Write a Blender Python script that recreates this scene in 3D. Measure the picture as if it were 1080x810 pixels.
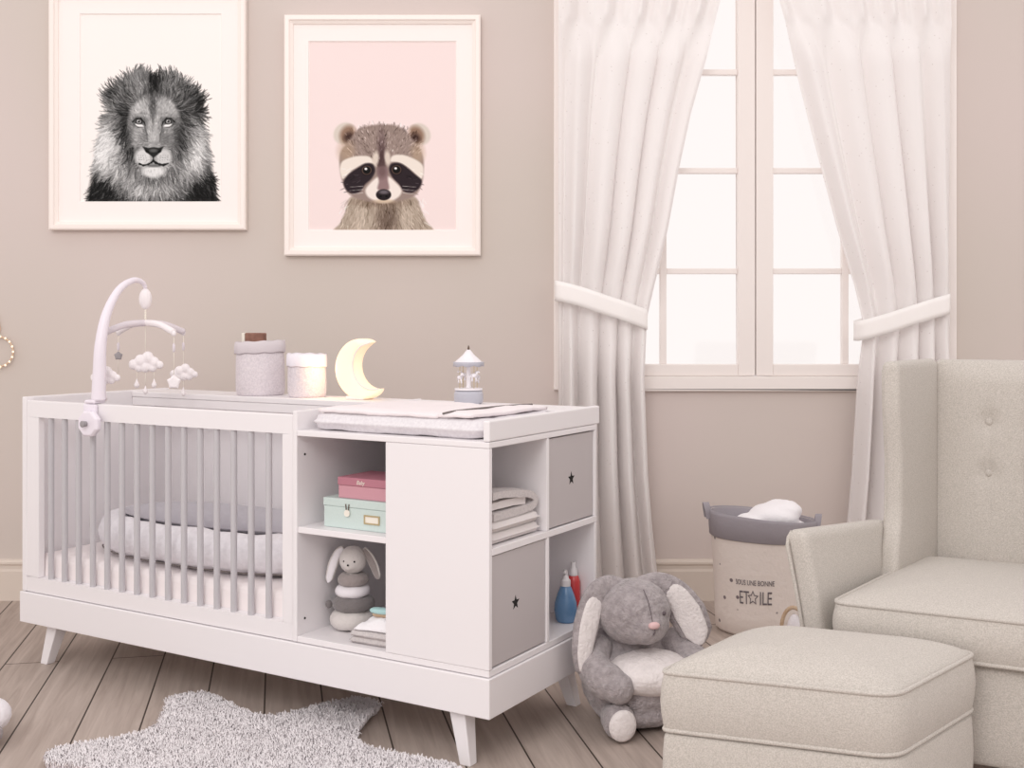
import bpy, bmesh, math, random
import numpy as np
from mathutils import Vector, Matrix, noise
random.seed(7)
for o in list(bpy.data.objects): bpy.data.objects.remove(o)
S = bpy.context.scene
COL = S.collection
PI = math.pi

# ---------------------------------------------------------------- camera
F = 1205.0; CX = 540.0; HY = 340.0; CAMH = 1.19
cam = bpy.data.cameras.new('camera'); camo = bpy.data.objects.new('camera', cam); COL.objects.link(camo)
camo.location = (0, 0, CAMH); camo.rotation_euler = (PI/2, 0, 0)
cam.sensor_width = 36; cam.lens = F/1080*36; cam.shift_y = -(405-HY)/1080.0
cam.clip_start = .05; cam.clip_end = 60
S.camera = camo
# ---------------------------------------------------------------- light
w = bpy.data.worlds.new('world'); S.world = w; w.use_nodes = True
bg = w.node_tree.nodes['Background']; bg.inputs[0].default_value = (1.0, .94, .92, 1); bg.inputs[1].default_value = 1.03
def area(name, loc, target, size, power, color):
    l = bpy.data.lights.new(name, 'AREA'); l.shape = 'RECTANGLE'; l.size, l.size_y = size; l.energy = power; l.color = color
    o = bpy.data.objects.new(name, l); COL.objects.link(o); o.location = loc
    d = Vector(target)-Vector(loc); o.rotation_euler = d.to_track_quat('-Z', 'Y').to_euler(); return o
area('daylight_left', (-1.3, -1.0, 3.5), (.6, 4.4, .7), (2.4, 2.0), 82, (1, .975, .96))
S.view_settings.view_transform = 'Standard'; S.view_settings.look = 'None'
S.view_settings.exposure = 0.0; S.view_settings.gamma = 1; S.view_settings.use_curve_mapping = False

WY = 4.90     # wall plane
def at(px, py, Y):
    return Vector(((px-CX)/F*Y, Y, CAMH-(py-HY)/F*Y))

# ---------------------------------------------------------------- materials
def srgb(r, g, b):
    f = lambda c: (c/255/12.92) if c/255 <= .04045 else ((c/255+.055)/1.055)**2.4
    return (f(r), f(g), f(b), 1)
def mat(name, rgb, rough=.6, rgb2=None, nscale=30, bump=0, bscale=200, sheen=0, metal=0, emit=None, estr=0, detail=3, dist=.002, spec=None, wave=None):
    m = bpy.data.materials.new(name); m.use_nodes = True; nt = m.node_tree; N = nt.nodes; L = nt.links
    p = N['Principled BSDF']; p.inputs['Base Color'].default_value = srgb(*rgb); p.inputs['Roughness'].default_value = rough
    p.inputs['Metallic'].default_value = metal
    if spec is not None: p.inputs['Specular IOR Level'].default_value = spec
    if sheen: p.inputs['Sheen Weight'].default_value = sheen; p.inputs['Sheen Roughness'].default_value = .5
    tc = N.new('ShaderNodeTexCoord')
    if rgb2:
        n = N.new('ShaderNodeTexNoise'); n.inputs['Scale'].default_value = nscale; n.inputs['Detail'].default_value = detail
        L.new(tc.outputs['Object'], n.inputs['Vector'])
        r = N.new('ShaderNodeValToRGB'); r.color_ramp.elements[0].position = .35; r.color_ramp.elements[1].position = .65
        r.color_ramp.elements[0].color = srgb(*rgb); r.color_ramp.elements[1].color = srgb(*rgb2)
        L.new(n.outputs['Fac'], r.inputs['Fac']); L.new(r.outputs['Color'], p.inputs['Base Color'])
    if bump:
        n = N.new('ShaderNodeTexNoise'); n.inputs['Scale'].default_value = bscale; n.inputs['Detail'].default_value = 4
        L.new(tc.outputs['Object'], n.inputs['Vector'])
        b = N.new('ShaderNodeBump'); b.inputs['Strength'].default_value = bump; b.inputs['Distance'].default_value = dist
        L.new(n.outputs['Fac'], b.inputs['Height']); L.new(b.outputs['Normal'], p.inputs['Normal'])
    if emit:
        p.inputs['Emission Color'].default_value = srgb(*emit); p.inputs['Emission Strength'].default_value = estr
    return m
M = {}
M['white'] = mat('white_lacquer', (239, 235, 237), .45)
M['frame_white'] = mat('picture_frame_white', (250, 240, 234), .4)
M['paper'] = mat('mat_board', (253, 246, 243), .8)
M['win'] = mat('window_paint', (244, 236, 232), .45)
M['slat'] = mat('grey_dowel', (194, 191, 195), .5)
M['greydoor'] = mat('grey_door', (194, 187, 188), .6)
M['dark'] = mat('hole_shade', (28, 24, 24), .9)  # flat dark colour standing for the shade inside holes
M['seam'] = mat('seam_line', (120, 112, 110), .9)
M['wall'] = mat('wall_paint', (215, 202, 197), .85, rgb2=(208, 198, 190), nscale=.8, detail=1)
M['trim'] = mat('baseboard_paint', (220, 208, 197), .7)
M['sheet'] = mat('fitted_sheet', (248, 240, 240), .85, bump=.3, bscale=18, dist=.006)
M['nest'] = mat('nest_fabric', (238, 235, 240), .9, rgb2=(230, 227, 232), nscale=60, bump=.5, bscale=22, dist=.01)
M['nestin'] = mat('nest_lining', (200, 196, 202), .9, bump=.5, bscale=30, dist=.008)
M['matf'] = mat('changing_mat_fabric', (222, 217, 221), .9, rgb2=(232, 228, 231), nscale=120, bump=.5, bscale=26, dist=.008)
M['mattop'] = mat('changing_mat_towel', (243, 235, 237), .95, bump=.6, bscale=260, dist=.003)
M['basket'] = mat('basket_cloth', (232, 224, 228), .95, rgb2=(217, 209, 214), nscale=160, bump=.6, bscale=60, dist=.006)
M['basketcuff'] = mat('basket_cuff', (216, 208, 212), .95, bump=.4, bscale=200, dist=.003)
M['basketwhite'] = mat('basket_cuff_white', (244, 239, 246), .95, bump=.4, bscale=200, dist=.003)
M['wood'] = mat('toy_wood', (200, 176, 150), .6, rgb2=(184, 156, 128), nscale=40)
M['brownwood'] = mat('dark_block_wood', (150, 108, 92), .6, rgb2=(128, 88, 74), nscale=40)
M['moon'] = mat('moon_lamp_shell', (255, 238, 215), .5, emit=(255, 214, 165), estr=.42)
M['bulb'] = mat('lamp_bulb', (255, 230, 190), .5, emit=(255, 205, 140), estr=2.0)
M['silver'] = mat('carousel_base_paint', (190, 190, 200), .4)
M['pearl'] = mat('pearl_white', (240, 236, 240), .4)
M['lilac'] = mat('lilac_plastic', (238, 231, 240), .4)
M['mobwhite'] = mat('mobile_felt', (244, 238, 240), .9, bump=.4, bscale=150, dist=.003)
M['mobcloth'] = mat('mobile_cloth', (224, 216, 222), .9, bump=.4, bscale=150, dist=.003)
M['grey_felt'] = mat('grey_felt', (160, 155, 158), .9)
M['mint'] = mat('mint_card', (204, 218, 214), .7, rgb2=(200, 215, 211), nscale=200)
M['pink'] = mat('pink_card', (205, 152, 163), .7)
M['pinkdark'] = mat('pink_card_lid', (184, 122, 136), .7)
M['brass'] = mat('brass', (196, 178, 140), .4, metal=.6)
M['cream'] = mat('cream_card', (238, 232, 220), .7)
M['pl1'] = mat('plush_light', (214, 208, 205), 1, bump=.6, bscale=120, dist=.004, sheen=.3)
M['pl2'] = mat('plush_mid', (158, 148, 146), 1, bump=.8, bscale=110, dist=.005, sheen=.3)
M['pl3'] = mat('plush_dark', (124, 118, 118), 1, bump=.8, bscale=110, dist=.005, sheen=.3)
M['plw'] = mat('plush_white', (238, 234, 238), 1, bump=.5, bscale=120, dist=.004)
M['bun'] = mat('rabbit_plush', (186, 177, 179), 1, rgb2=(160, 151, 153), nscale=55, bump=1, bscale=130, dist=.008, sheen=.35, detail=6)
M['bunw'] = mat('rabbit_white_plush', (245, 238, 237), 1, rgb2=(235, 228, 227), nscale=60, bump=.8, bscale=130, dist=.006)
M['nose'] = mat('pink_nose', (232, 196, 196), .8)
M['eye'] = mat('black_eye', (20, 16, 18), .2)
M['thread'] = mat('thread', (110, 100, 104), .9)
M['towel'] = mat('folded_blanket', (216, 209, 208), .95, rgb2=(205, 198, 198), nscale=140, bump=.8, bscale=240, dist=.004)
M['towel2'] = mat('folded_cotton', (226, 219, 218), .95, bump=.5, bscale=90, dist=.004)
M['wtowel'] = mat('white_towel', (247, 244, 247), .95, bump=.5, bscale=160, dist=.004)
M['rug'] = mat('rug_backing', (215, 208, 212), 1)
M['pile'] = mat('rug_pile', (246, 241, 243), 1, rgb2=(234, 229, 231), nscale=25)
M['chair'] = mat('woven_upholstery', (213, 206, 199), .95, rgb2=(189, 183, 175), nscale=330, bump=.8, bscale=420, dist=.002, sheen=.15)
M['leg_wood'] = mat('dark_leg_wood', (92, 74, 60), .5)
M['hamper'] = mat('hamper_canvas', (214, 203, 193), .95, rgb2=(204, 193, 184), nscale=60, bump=.4, bscale=14, dist=.012)
M['hgrey'] = mat('hamper_grey_cuff', (156, 150, 156), .95, bump=.4, bscale=60, dist=.005)
M['print'] = mat('print_ink', (110, 102, 106), .9)
M['blue'] = mat('blue_liquid', (98, 136, 176), .2, rgb2=(110, 146, 184), nscale=30)
M['red'] = mat('red_liquid', (204, 72, 74), .25)
M['cap'] = mat('pump_plastic', (226, 222, 224), .4)
M['copper'] = mat('copper_wire', (214, 186, 160), .4)
M['bead'] = mat('fairy_light_bead', (255, 240, 220), .4, emit=(255, 232, 205), estr=.6)
M['mintbrush'] = mat('mint_brush', (176, 214, 214), .5)

def curtain_mat():
    m = bpy.data.materials.new('sheer_curtain'); m.use_nodes = True; nt = m.node_tree; N = nt.nodes; L = nt.links
    for n in list(N): N.remove(n)
    out = N.new('ShaderNodeOutputMaterial'); d = N.new('ShaderNodeBsdfDiffuse'); t = N.new('ShaderNodeBsdfTranslucent'); mx = N.new('ShaderNodeMixShader')
    tc = N.new('ShaderNodeTexCoord'); v = N.new('ShaderNodeTexVoronoi'); v.inputs['Scale'].default_value = 34
    L.new(tc.outputs['Object'], v.inputs['Vector'])
    r = N.new('ShaderNodeValToRGB'); r.color_ramp.elements[0].position = .06; r.color_ramp.elements[1].position = .12
    r.color_ramp.elements[0].color = srgb(228, 222, 220); r.color_ramp.elements[1].color = srgb(246, 242, 241)
    L.new(v.outputs['Distance'], r.inputs['Fac'])
    L.new(r.outputs['Color'], d.inputs['Color']); L.new(r.outputs['Color'], t.inputs['Color'])
    mx.inputs[0].default_value = .20
    L.new(d.outputs[0], mx.inputs[1]); L.new(t.outputs[0], mx.inputs[2])
    L.new(mx.outputs[0], out.inputs[0]); return m
M['curtain'] = curtain_mat(); M['tie'] = mat('tieback_cloth', (252, 248, 246), .9)
def glass_mat():
    m = bpy.data.materials.new('window_glass'); m.use_nodes = True; nt = m.node_tree; N = nt.nodes; L = nt.links
    for n in list(N): N.remove(n)
    out = N.new('ShaderNodeOutputMaterial'); t = N.new('ShaderNodeBsdfTransparent'); g = N.new('ShaderNodeBsdfGlossy'); mx = N.new('ShaderNodeMixShader')
    g.inputs['Roughness'].default_value = .05; mx.inputs[0].default_value = .04
    L.new(t.outputs[0], mx.inputs[1]); L.new(g.outputs[0], mx.inputs[2]); L.new(mx.outputs[0], out.inputs[0]); return m
M['glass'] = glass_mat()
def floor_mat():
    m = bpy.data.materials.new('plank_floor'); m.use_nodes = True; nt = m.node_tree; N = nt.nodes; L = nt.links
    p = N['Principled BSDF']; p.inputs['Roughness'].default_value = .6; p.inputs['Specular IOR Level'].default_value = .3
    tc = N.new('ShaderNodeTexCoord'); mp = N.new('ShaderNodeMapping'); L.new(tc.outputs['Object'], mp.inputs['Vector'])
    th = math.atan(248/1205)
    # rotate so that plank length runs along texture X
    mp.inputs['Rotation'].default_value = (0, 0, -(PI/2+th)); mp.inputs['Location'].default_value = (.35, -.178*5-.0395+.002, 0)
    b = N.new('ShaderNodeTexBrick'); b.inputs['Scale'].default_value = 1; b.inputs['Brick Width'].default_value = 4.6; b.inputs['Row Height'].default_value = .178
    b.inputs['Mortar Size'].default_value = .0028; b.inputs['Mortar Smooth'].default_value = .15; b.offset = .37; b.inputs['Bias'].default_value = 0
    b.inputs['Color1'].default_value = (.25, .25, .25, 1); b.inputs['Color2'].default_value = (.75, .75, .75, 1); b.inputs['Mortar'].default_value = (.5, .5, .5, 1)
    L.new(mp.outputs[0], b.inputs['Vector'])
    # grain
    mp2 = N.new('ShaderNodeMapping'); mp2.inputs['Scale'].default_value = (1.6, 26, 1); L.new(mp.outputs[0], mp2.inputs['Vector'])
    addv = N.new('ShaderNodeVectorMath'); addv.operation = 'ADD'; L.new(mp2.outputs[0], addv.inputs[0])
    sc = N.new('ShaderNodeVectorMath'); sc.operation = 'SCALE'; sc.inputs['Scale'].default_value = 17; L.new(b.outputs['Color'], sc.inputs[0]); L.new(sc.outputs[0], addv.inputs[1])
    n = N.new('ShaderNodeTexNoise'); n.inputs['Scale'].default_value = 1.5; n.inputs['Detail'].default_value = 6; n.inputs['Roughness'].default_value = .6; n.inputs['Distortion'].default_value = .6
    L.new(addv.outputs[0], n.inputs['Vector'])
    r = N.new('ShaderNodeValToRGB'); e = r.color_ramp.elements
    e[0].position = .25; e[0].color = srgb(164, 149, 140); e[1].position = .75; e[1].color = srgb(200, 186, 177)
    L.new(n.outputs['Fac'], r.inputs['Fac'])
    hv = N.new('ShaderNodeMix'); hv.data_type = 'RGBA'; hv.blend_type = 'MULTIPLY'; hv.inputs['Factor'].default_value = .55
    r2 = N.new('ShaderNodeValToRGB'); r2.color_ramp.elements[0].color = (.78, .76, .74, 1); r2.color_ramp.elements[1].color = (1, 1, 1, 1)
    L.new(b.outputs['Color'], r2.inputs['Fac'])
    L.new(r.outputs['Color'], hv.inputs['A']); L.new(r2.outputs['Color'], hv.inputs['B'])
    mm = N.new('ShaderNodeMix'); mm.data_type = 'RGBA'; L.new(b.outputs['Fac'], mm.inputs['Factor']); L.new(hv.outputs['Result'], mm.inputs['A']); mm.inputs['B'].default_value = srgb(66, 56, 50)
    L.new(mm.outputs['Result'], p.inputs['Base Color'])
    bp = N.new('ShaderNodeBump'); bp.inputs['Strength'].default_value = .25; bp.inputs['Distance'].default_value = .002; L.new(n.outputs['Fac'], bp.inputs['Height'])
    L.new(bp.outputs['Normal'], p.inputs['Normal'])
    return m
M['floor'] = floor_mat()
def speckle_mat(name, base, dot, scale=38, thr=.13):
    m = mat(name, base, .95, bump=.4, bscale=40, dist=.008); nt = m.node_tree; N = nt.nodes; L = nt.links; p = N['Principled BSDF']
    tc = N.new('ShaderNodeTexCoord'); v = N.new('ShaderNodeTexVoronoi'); v.inputs['Scale'].default_value = scale; L.new(tc.outputs['Object'], v.inputs['Vector'])
    r = N.new('ShaderNodeValToRGB'); r.color_ramp.elements[0].position = thr; r.color_ramp.elements[1].position = thr+.03
    r.color_ramp.elements[0].color = srgb(*dot); r.color_ramp.elements[1].color = srgb(*base)
    L.new(v.outputs['Distance'], r.inputs['Fac']); L.new(r.outputs['Color'], p.inputs['Base Color']); return m
M['hamper'] = speckle_mat('hamper_canvas_dotted', (228, 218, 211), (128, 116, 118), 17, .11)
def attr_mat():
    m = mat('printed_picture', (255, 255, 255), .75, spec=.2); nt = m.node_tree; a = nt.nodes.new('ShaderNodeAttribute'); a.attribute_name = 'Col'
    nt.links.new(a.outputs['Color'], nt.nodes['Principled BSDF'].inputs['Base Color']); return m
M['picture'] = attr_mat()

# ---------------------------------------------------------------- mesh helpers
class MB:
    def __init__(s): s.v = []; s.f = []
    def add(s, vs, fs):
        k = len(s.v); s.v += [tuple(v) for v in vs]; s.f += [tuple(i+k for i in f) for f in fs]; return s
    def box(s, a, b, mx=None):
        x0, y0, z0 = a; x1, y1, z1 = b
        vs = [Vector(p) for p in ((x0,y0,z0),(x1,y0,z0),(x1,y1,z0),(x0,y1,z0),(x0,y0,z1),(x1,y0,z1),(x1,y1,z1),(x0,y1,z1))]
        if mx: vs = [mx @ v for v in vs]
        return s.add(vs, [(0,3,2,1),(4,5,6,7),(0,1,5,4),(1,2,6,5),(2,3,7,6),(3,0,4,7)])
    def loops(s, loops, cap0=True, cap1=True, closed=True):
        n = len(loops[0]); vs = [p for l in loops for p in l]; fs = []
        for i in range(len(loops)-1):
            for j in range(n if closed else n-1):
                k = (j+1) % n; fs.append((i*n+j, i*n+k, (i+1)*n+k, (i+1)*n+j))
        if cap0: fs.append(tuple(range(n-1, -1, -1)))
        if cap1: fs.append(tuple((len(loops)-1)*n+j for j in range(n)))
        return s.add(vs, fs)
    def tube(s, pts, r, n=10, closed=False):
        pts = [Vector(p) for p in pts]; rs = r if isinstance(r, (list, tuple)) else [r]*len(pts)
        ls = []; up = None; m = len(pts)
        for i, p in enumerate(pts):
            if closed: d = pts[(i+1) % m]-pts[i-1]
            else: d = pts[min(i+1, m-1)]-pts[max(i-1, 0)]
            if d.length < 1e-9: d = Vector((0, 0, 1))
            d.normalize()
            if up is None:
                up = Vector((0, 0, 1)) if abs(d.z) < .9 else Vector((1, 0, 0))
            a = d.cross(up)
            if a.length < 1e-4: a = d.cross(Vector((0, 1, 0)))
            a.normalize(); b = a.cross(d).normalized(); up = b
            ls.append([p+a*math.cos(2*PI*k/n)*rs[i]+b*math.sin(2*PI*k/n)*rs[i] for k in range(n)])
        if closed: ls.append(ls[0]); return s.loops(ls, False, False)
        return s.loops(ls)
    def lathe(s, prof, n=32, c=(0, 0, 0), cap0=True, cap1=True, ex=1, ey=1):
        return s.loops([[Vector((c[0]+r*ex*math.cos(2*PI*k/n), c[1]+r*ey*math.sin(2*PI*k/n), c[2]+z)) for k in range(n)] for r, z in prof], cap0, cap1)
    def ell(s, c, r, rot=None, nu=20, nv=12, e=1.0):
        R = rot if rot is not None else Matrix.Identity(3); c = Vector(c); vs = []; fs = []
        sp = lambda t: math.copysign(abs(t)**e, t)
        for i in range(nv+1):
            ph = PI*i/nv
            for j in range(nu):
                th = 2*PI*j/nu
                vs.append(c+R @ Vector((r[0]*sp(math.sin(ph))*sp(math.cos(th)), r[1]*sp(math.sin(ph))*sp(math.sin(th)), r[2]*sp(math.cos(ph)))))
        for i in range(nv):
            for j in range(nu):
                k = (j+1) % nu; fs.append((i*nu+j, (i+1)*nu+j, (i+1)*nu+k, i*nu+k))
        return s.add(vs, fs)
    def prism(s, pts, h, mx=None):       # polygon in XZ extruded along y 0..h
        a = [Vector((p[0], 0, p[1])) for p in pts]; b = [Vector((p[0], h, p[1])) for p in pts]
        if mx: a = [mx @ v for v in a]; b = [mx @ v for v in b]
        return s.loops([a, b])
    def build(s, name, m, parent=None, smooth=None, bevel=0, seg=2, remesh=0, sm=0, sub=0, disp=0, dscale=.03, loc=None):
        me = bpy.data.meshes.new(name); me.from_pydata(s.v, [], s.f); 
        bm = bmesh.new(); bm.from_mesh(me); bmesh.ops.remove_doubles(bm, verts=bm.verts, dist=1e-6); bmesh.ops.recalc_face_normals(bm, faces=bm.faces); bm.to_mesh(me); bm.free()
        me.materials.append(m); o = bpy.data.objects.new(name, me); COL.objects.link(o)
        if parent: o.parent = parent
        if loc is not None: o.location = loc
        if smooth is not None:
            for p in me.polygons: p.use_smooth = True
            if smooth < 179: me.set_sharp_from_angle(angle=math.radians(smooth))
        if bevel:
            b = o.modifiers.new('bevel', 'BEVEL'); b.width = bevel; b.segments = seg; b.limit_method = 'ANGLE'; b.angle_limit = math.radians(40)
        if remesh:
            r = o.modifiers.new('remesh', 'REMESH'); r.mode = 'VOXEL'; r.voxel_size = remesh; r.use_smooth_shade = True
        if sm:
            r = o.modifiers.new('smooth', 'SMOOTH'); r.iterations = sm; r.factor = .5
        if sub:
            r = o.modifiers.new('subdivision', 'SUBSURF'); r.levels = sub; r.render_levels = sub
        if disp:
            t = bpy.data.textures.new(name+'_crumple', 'CLOUDS'); t.noise_scale = dscale; t.noise_depth = 3
            r = o.modifiers.new('displace', 'DISPLACE'); r.texture = t; r.strength = disp; r.mid_level = .5
        return o
def tag(o, label, cat=None, group=None, kind=None):
    if label: o['label'] = label
    if cat: o['category'] = cat
    if group: o['group'] = group
    if kind: o['kind'] = kind
    return o
def thing(name, label, cat, loc=(0, 0, 0), rz=0, group=None):
    o = bpy.data.objects.new(name, None); COL.objects.link(o); o.location = loc; o.rotation_euler = (0, 0, rz); o.empty_display_size = .05
    return tag(o, label, cat, group)
def struct(o): o['kind'] = 'structure'; return o
def rotm(x=0, y=0, z=0):
    return (Matrix.Rotation(math.radians(z), 3, 'Z') @ Matrix.Rotation(math.radians(y), 3, 'Y') @ Matrix.Rotation(math.radians(x), 3, 'X'))
def interp(x, xs, ys): return float(np.interp(x, xs, ys))
def catmull(pts, n=8, closed=False):
    P = [Vector(p) for p in pts]; out = []; m = len(P)
    for i in range(m if closed else m-1):
        if closed: a, b, c, d = P[i-1], P[i], P[(i+1) % m], P[(i+2) % m]
        else: a, b, c, d = P[max(i-1, 0)], P[i], P[i+1], P[min(i+2, m-1)]
        for k in range(n):
            t = k/n; out.append(.5*((2*b)+(c-a)*t+(2*a-5*b+4*c-d)*t*t+(3*b-a-3*c+d)*t**3))
    if not closed: out.append(P[-1])
    return out
def round_poly(pts, r, n=8):             # 2-D corner rounding (quadratic)
    out = []; m = len(pts)
    for i in range(m):
        p = Vector(pts[i]); a = Vector(pts[i-1]); b = Vector(pts[(i+1) % m])
        rr = r[i] if isinstance(r, (list, tuple)) else r
        pa = p+(a-p).normalized()*rr; pb = p+(b-p).normalized()*rr
        for k in range(n+1):
            t = k/n; out.append((1-t)**2*pa+2*t*(1-t)*p+t*t*pb)
    # add points along straights
    res = []; m = len(out)
    for i in range(m):
        a, b = out[i], out[(i+1) % m]; res.append(a); L = (b-a).length
        k = int(L/.03)
        for j in range(1, k): res.append(a.lerp(b, j/k))
    return res
def cushion(outline, z0, z1, dome=.02, bulge=.01, er=.02, bottomdome=0):
    """closed outline (2-D) -> soft box cushion; returns MB and the top/bottom edge loops"""
    mb = MB(); c = sum((Vector(p) for p in outline), Vector((0, 0)))/len(outline)
    nrm = []
    m = len(outline)
    for i in range(m):
        t = (outline[(i+1) % m]-outline[i-1]).normalized(); n = Vector((t.y, -t.x))
        if n.dot(outline[i]-c) < 0: n = -n
        nrm.append(n)
    off = lambda d, z: [Vector((outline[i].x+nrm[i].x*d, outline[i].y+nrm[i].y*d, z)) for i in range(m)]
    ls = []
    for k in (.0, .5, .9): ls.append([Vector((c.x+(p.x-c.x)*k, c.y+(p.y-c.y)*k, z0-bottomdome*(1-k*k))) for p in outline] if k > 0 else [Vector((c.x+(p.x-c.x)*.05, c.y+(p.y-c.y)*.05, z0-bottomdome)) for p in outline])
    ls.append(off(-er, z0)); ls.append(off(-er*.25, z0+er*.3)); ls.append(off(0, z0+er))
    for k in (.25, .5, .75): ls.append(off(bulge*math.sin(PI*k), z0+er+(z1-z0-2*er)*k))
    ls.append(off(0, z1-er)); ls.append(off(-er*.25, z1-er*.3)); ls.append(off(-er, z1+dome*.04))
    for k in (.92, .84, .74, .62, .48, .32, .18, .05):
        ls.append([Vector((c.x+(p.x-c.x)*k, c.y+(p.y-c.y)*k, z1+dome*(1-k**3))) for p in outline])
    mb.loops(ls); top = off(-er*.2, z1-er*.25); bot = off(-er*.2, z0+er*.25)
    return mb, top, bot
def star_pts(n, R, r, rot=PI/2, soft=0):
    out = []
    for i in range(2*n):
        a = rot+PI*i/n; q = R if i % 2 == 0 else r; out.append((q*math.cos(a), q*math.sin(a)))
    return out

# ---------------------------------------------------------------- setting
struct(MB().box((-4.5, -1.5, -.05), (4.5, WY+.15, 0)).build('floor', M['floor']))
px2x = lambda p: (p-CX)/F*WY
px2z = lambda p: CAMH-(p-HY)/F*WY
wx0, wx1, wz0, wz1 = px2x(584), px2x(1007), px2z(411), px2z(-150)
wb = MB()
wb.box((-4.5, WY, -.05), (wx0, WY+.15, 3.6)); wb.box((wx1, WY, -.05), (4.5, WY+.15, 3.6))
wb.box((wx0, WY, -.05), (wx1, WY+.15, wz0)); wb.box((wx0, WY, wz1), (wx1, WY+.15, 3.6))
struct(wb.build('wall_back', M['wall']))
bb = MB(); prof = [(0, 0), (-.018, 0), (-.018, .125), (-.014, .135), (-.014, .150), (-.020, .156), (-.020, .165), (-.012, .172), (0, .175)]
bb.loops([[Vector((x, WY+a, b)) for a, b in prof] for x in (-4.5, 4.5)])
struct(bb.build('baseboard_back', M['trim']))
# window
win = struct(thing('window_1', None, None, ((wx0+wx1)/2, WY, wz0)))
wc = (wx0+wx1)/2
def wbox(mb, xa, xb, ya, yb, d0, d1):   # pixels to window local box, d = offsets from wall plane
    mb.box((px2x(xa)-wc, d0, px2z(yb)-wz0), (px2x(xb)-wc, d1, px2z(ya)-wz0))
fr = MB()
wbox(fr, 584, 602, -150, 411, -.025, .10); wbox(fr, 989, 1007, -150, 411, -.025, .10); wbox(fr, 602, 989, -150, -128, -.025, .10); wbox(fr, 602, 989, 397, 411, -.025, .10)
fr.build('window_frame', M['win'], win, bevel=.004)
for (a, b, mun) in ((602.5, 796, 699.5), (797, 988.5, 891.5)):
    c = MB()
    wbox(c, a, a+18, -127, 396, -.012, .035); wbox(c, b-18, b, -127, 396, -.012, .035)
    wbox(c, a+18, b-18, 384, 396, -.012, .035); wbox(c, a+18, b-18, -127, -112, -.012, .035)
    fo = c.build('casement', M['win'], win, bevel=.004)
    u = MB(); wbox(u, mun-3.5, mun+3.5, -112, 384, -.002, .028)
    for y in (-28, 76, 180, 286):
        wbox(u, a+18, mun-3.5, y-3, y+3, -.0015, .0275); wbox(u, mun+3.5, b-18, y-3, y+3, -.0015, .0275)
    u.build('muntin', M['win'], fo, bevel=.003)
    g = MB(); wbox(g, a+18, b-18, -112, 384, .010, .014); g.build('pane', M['glass'], fo)

# ---------------------------------------------------------------- cot and changing unit
A = math.radians(30.9); BX, BY = -1.716, 4.0; L = 1.93; D = .65
UX = Vector((math.cos(A), -math.sin(A), 0)); VX = Vector((math.sin(A), math.cos(A), 0))
def loc(s, v, z=0): return Vector((BX, BY, z))+UX*s+VX*v
cot = thing('cot_with_changing_table', 'long white convertible cot with grey bars and attached changing unit with cubbyholes', 'cot', (BX, BY, 0), -A)
HB, HT, HM, HC, H = .144, .25, .584, .857, .93
t = .018
b = MB(); ls = [[Vector((x0, y0, HB)), Vector((x0, y0, HT)), Vector((x1, y1, HT)), Vector((x1, y1, HB))] for x0, y0, x1, y1 in ((-.004, -.006, .018, .018), (L+.004, -.006, L-.018, .018), (L+.004, D+.004, L-.018, D-.018), (-.004, D+.004, .018, D-.018))]
ls.append(ls[0]); b.loops(ls, False, False)
b.build('plinth', M['white'], cot, bevel=.0025)
MB().box((.018, .018, HT-.03), (L-.018, D-.018, HT-.012)).build('bed_base', M['white'], cot)
# splayed tapering legs
def legm(x, y, sx, sy):
    tw = .026; bw = .017; dx, dy = .035*sx, .02*sy
    return MB().loops([[Vector((x+dx+bw*i, y+dy+bw*j, 0)) for i, j in ((-1,-1),(1,-1),(1,1),(-1,1))], [Vector((x+tw*i, y+tw*j, HB)) for i, j in ((-1,-1),(1,-1),(1,1),(-1,1))]])
for x, y, sx, sy in ((.12, .06, -1, -1), (L-.12, .05, 1, -1), (.12, D-.06, -1, 1), (L-.1, D-.07, 1, 1)):
    legm(x, y, sx, sy).build('leg', M['white'], cot, bevel=.003)
SD = 1.248       # divider
# end panel left
b = MB(); b.box((0, 0, HT+.002), (.024, D, H)); b.build('end_panel', M['white'], cot, bevel=.004)
# rear panel
MB().box((.024, D-.018, HT+.002), (L-.018, D, .90)).build('rear_panel', M['white'], cot, bevel=.002)
# rear ledge
MB().box((.024, D-.19, .905), (L-.0185, D, .9255)).build('rear_ledge', M['white'], cot, bevel=.003)
MB().box((.0245, D-.188, .8735), (L-.0185, D-.170, .9045)).build('ledge_lip', M['white'], cot, bevel=.002)
# front frame
b = MB(); b.box((.0245, .002, .861), (SD-.001, .028, .918)); b.box((.0245, .002, HT+.002), (SD-.001, .028, .304)); b.box((.0245, .002, .304), (.087, .028, .861)); b.box((1.205, .002, .304), (SD-.001, .028, .861))
b.build('front_frame', M['white'], cot, bevel=.003)
for i in range(15):
    x = .138+i*(1.1415-.138)/14
    MB().lathe([(.0100, .300), (.0100, .865)], 14, (x, .015, 0)).build('bar', M['slat'], cot, smooth=40)
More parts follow.
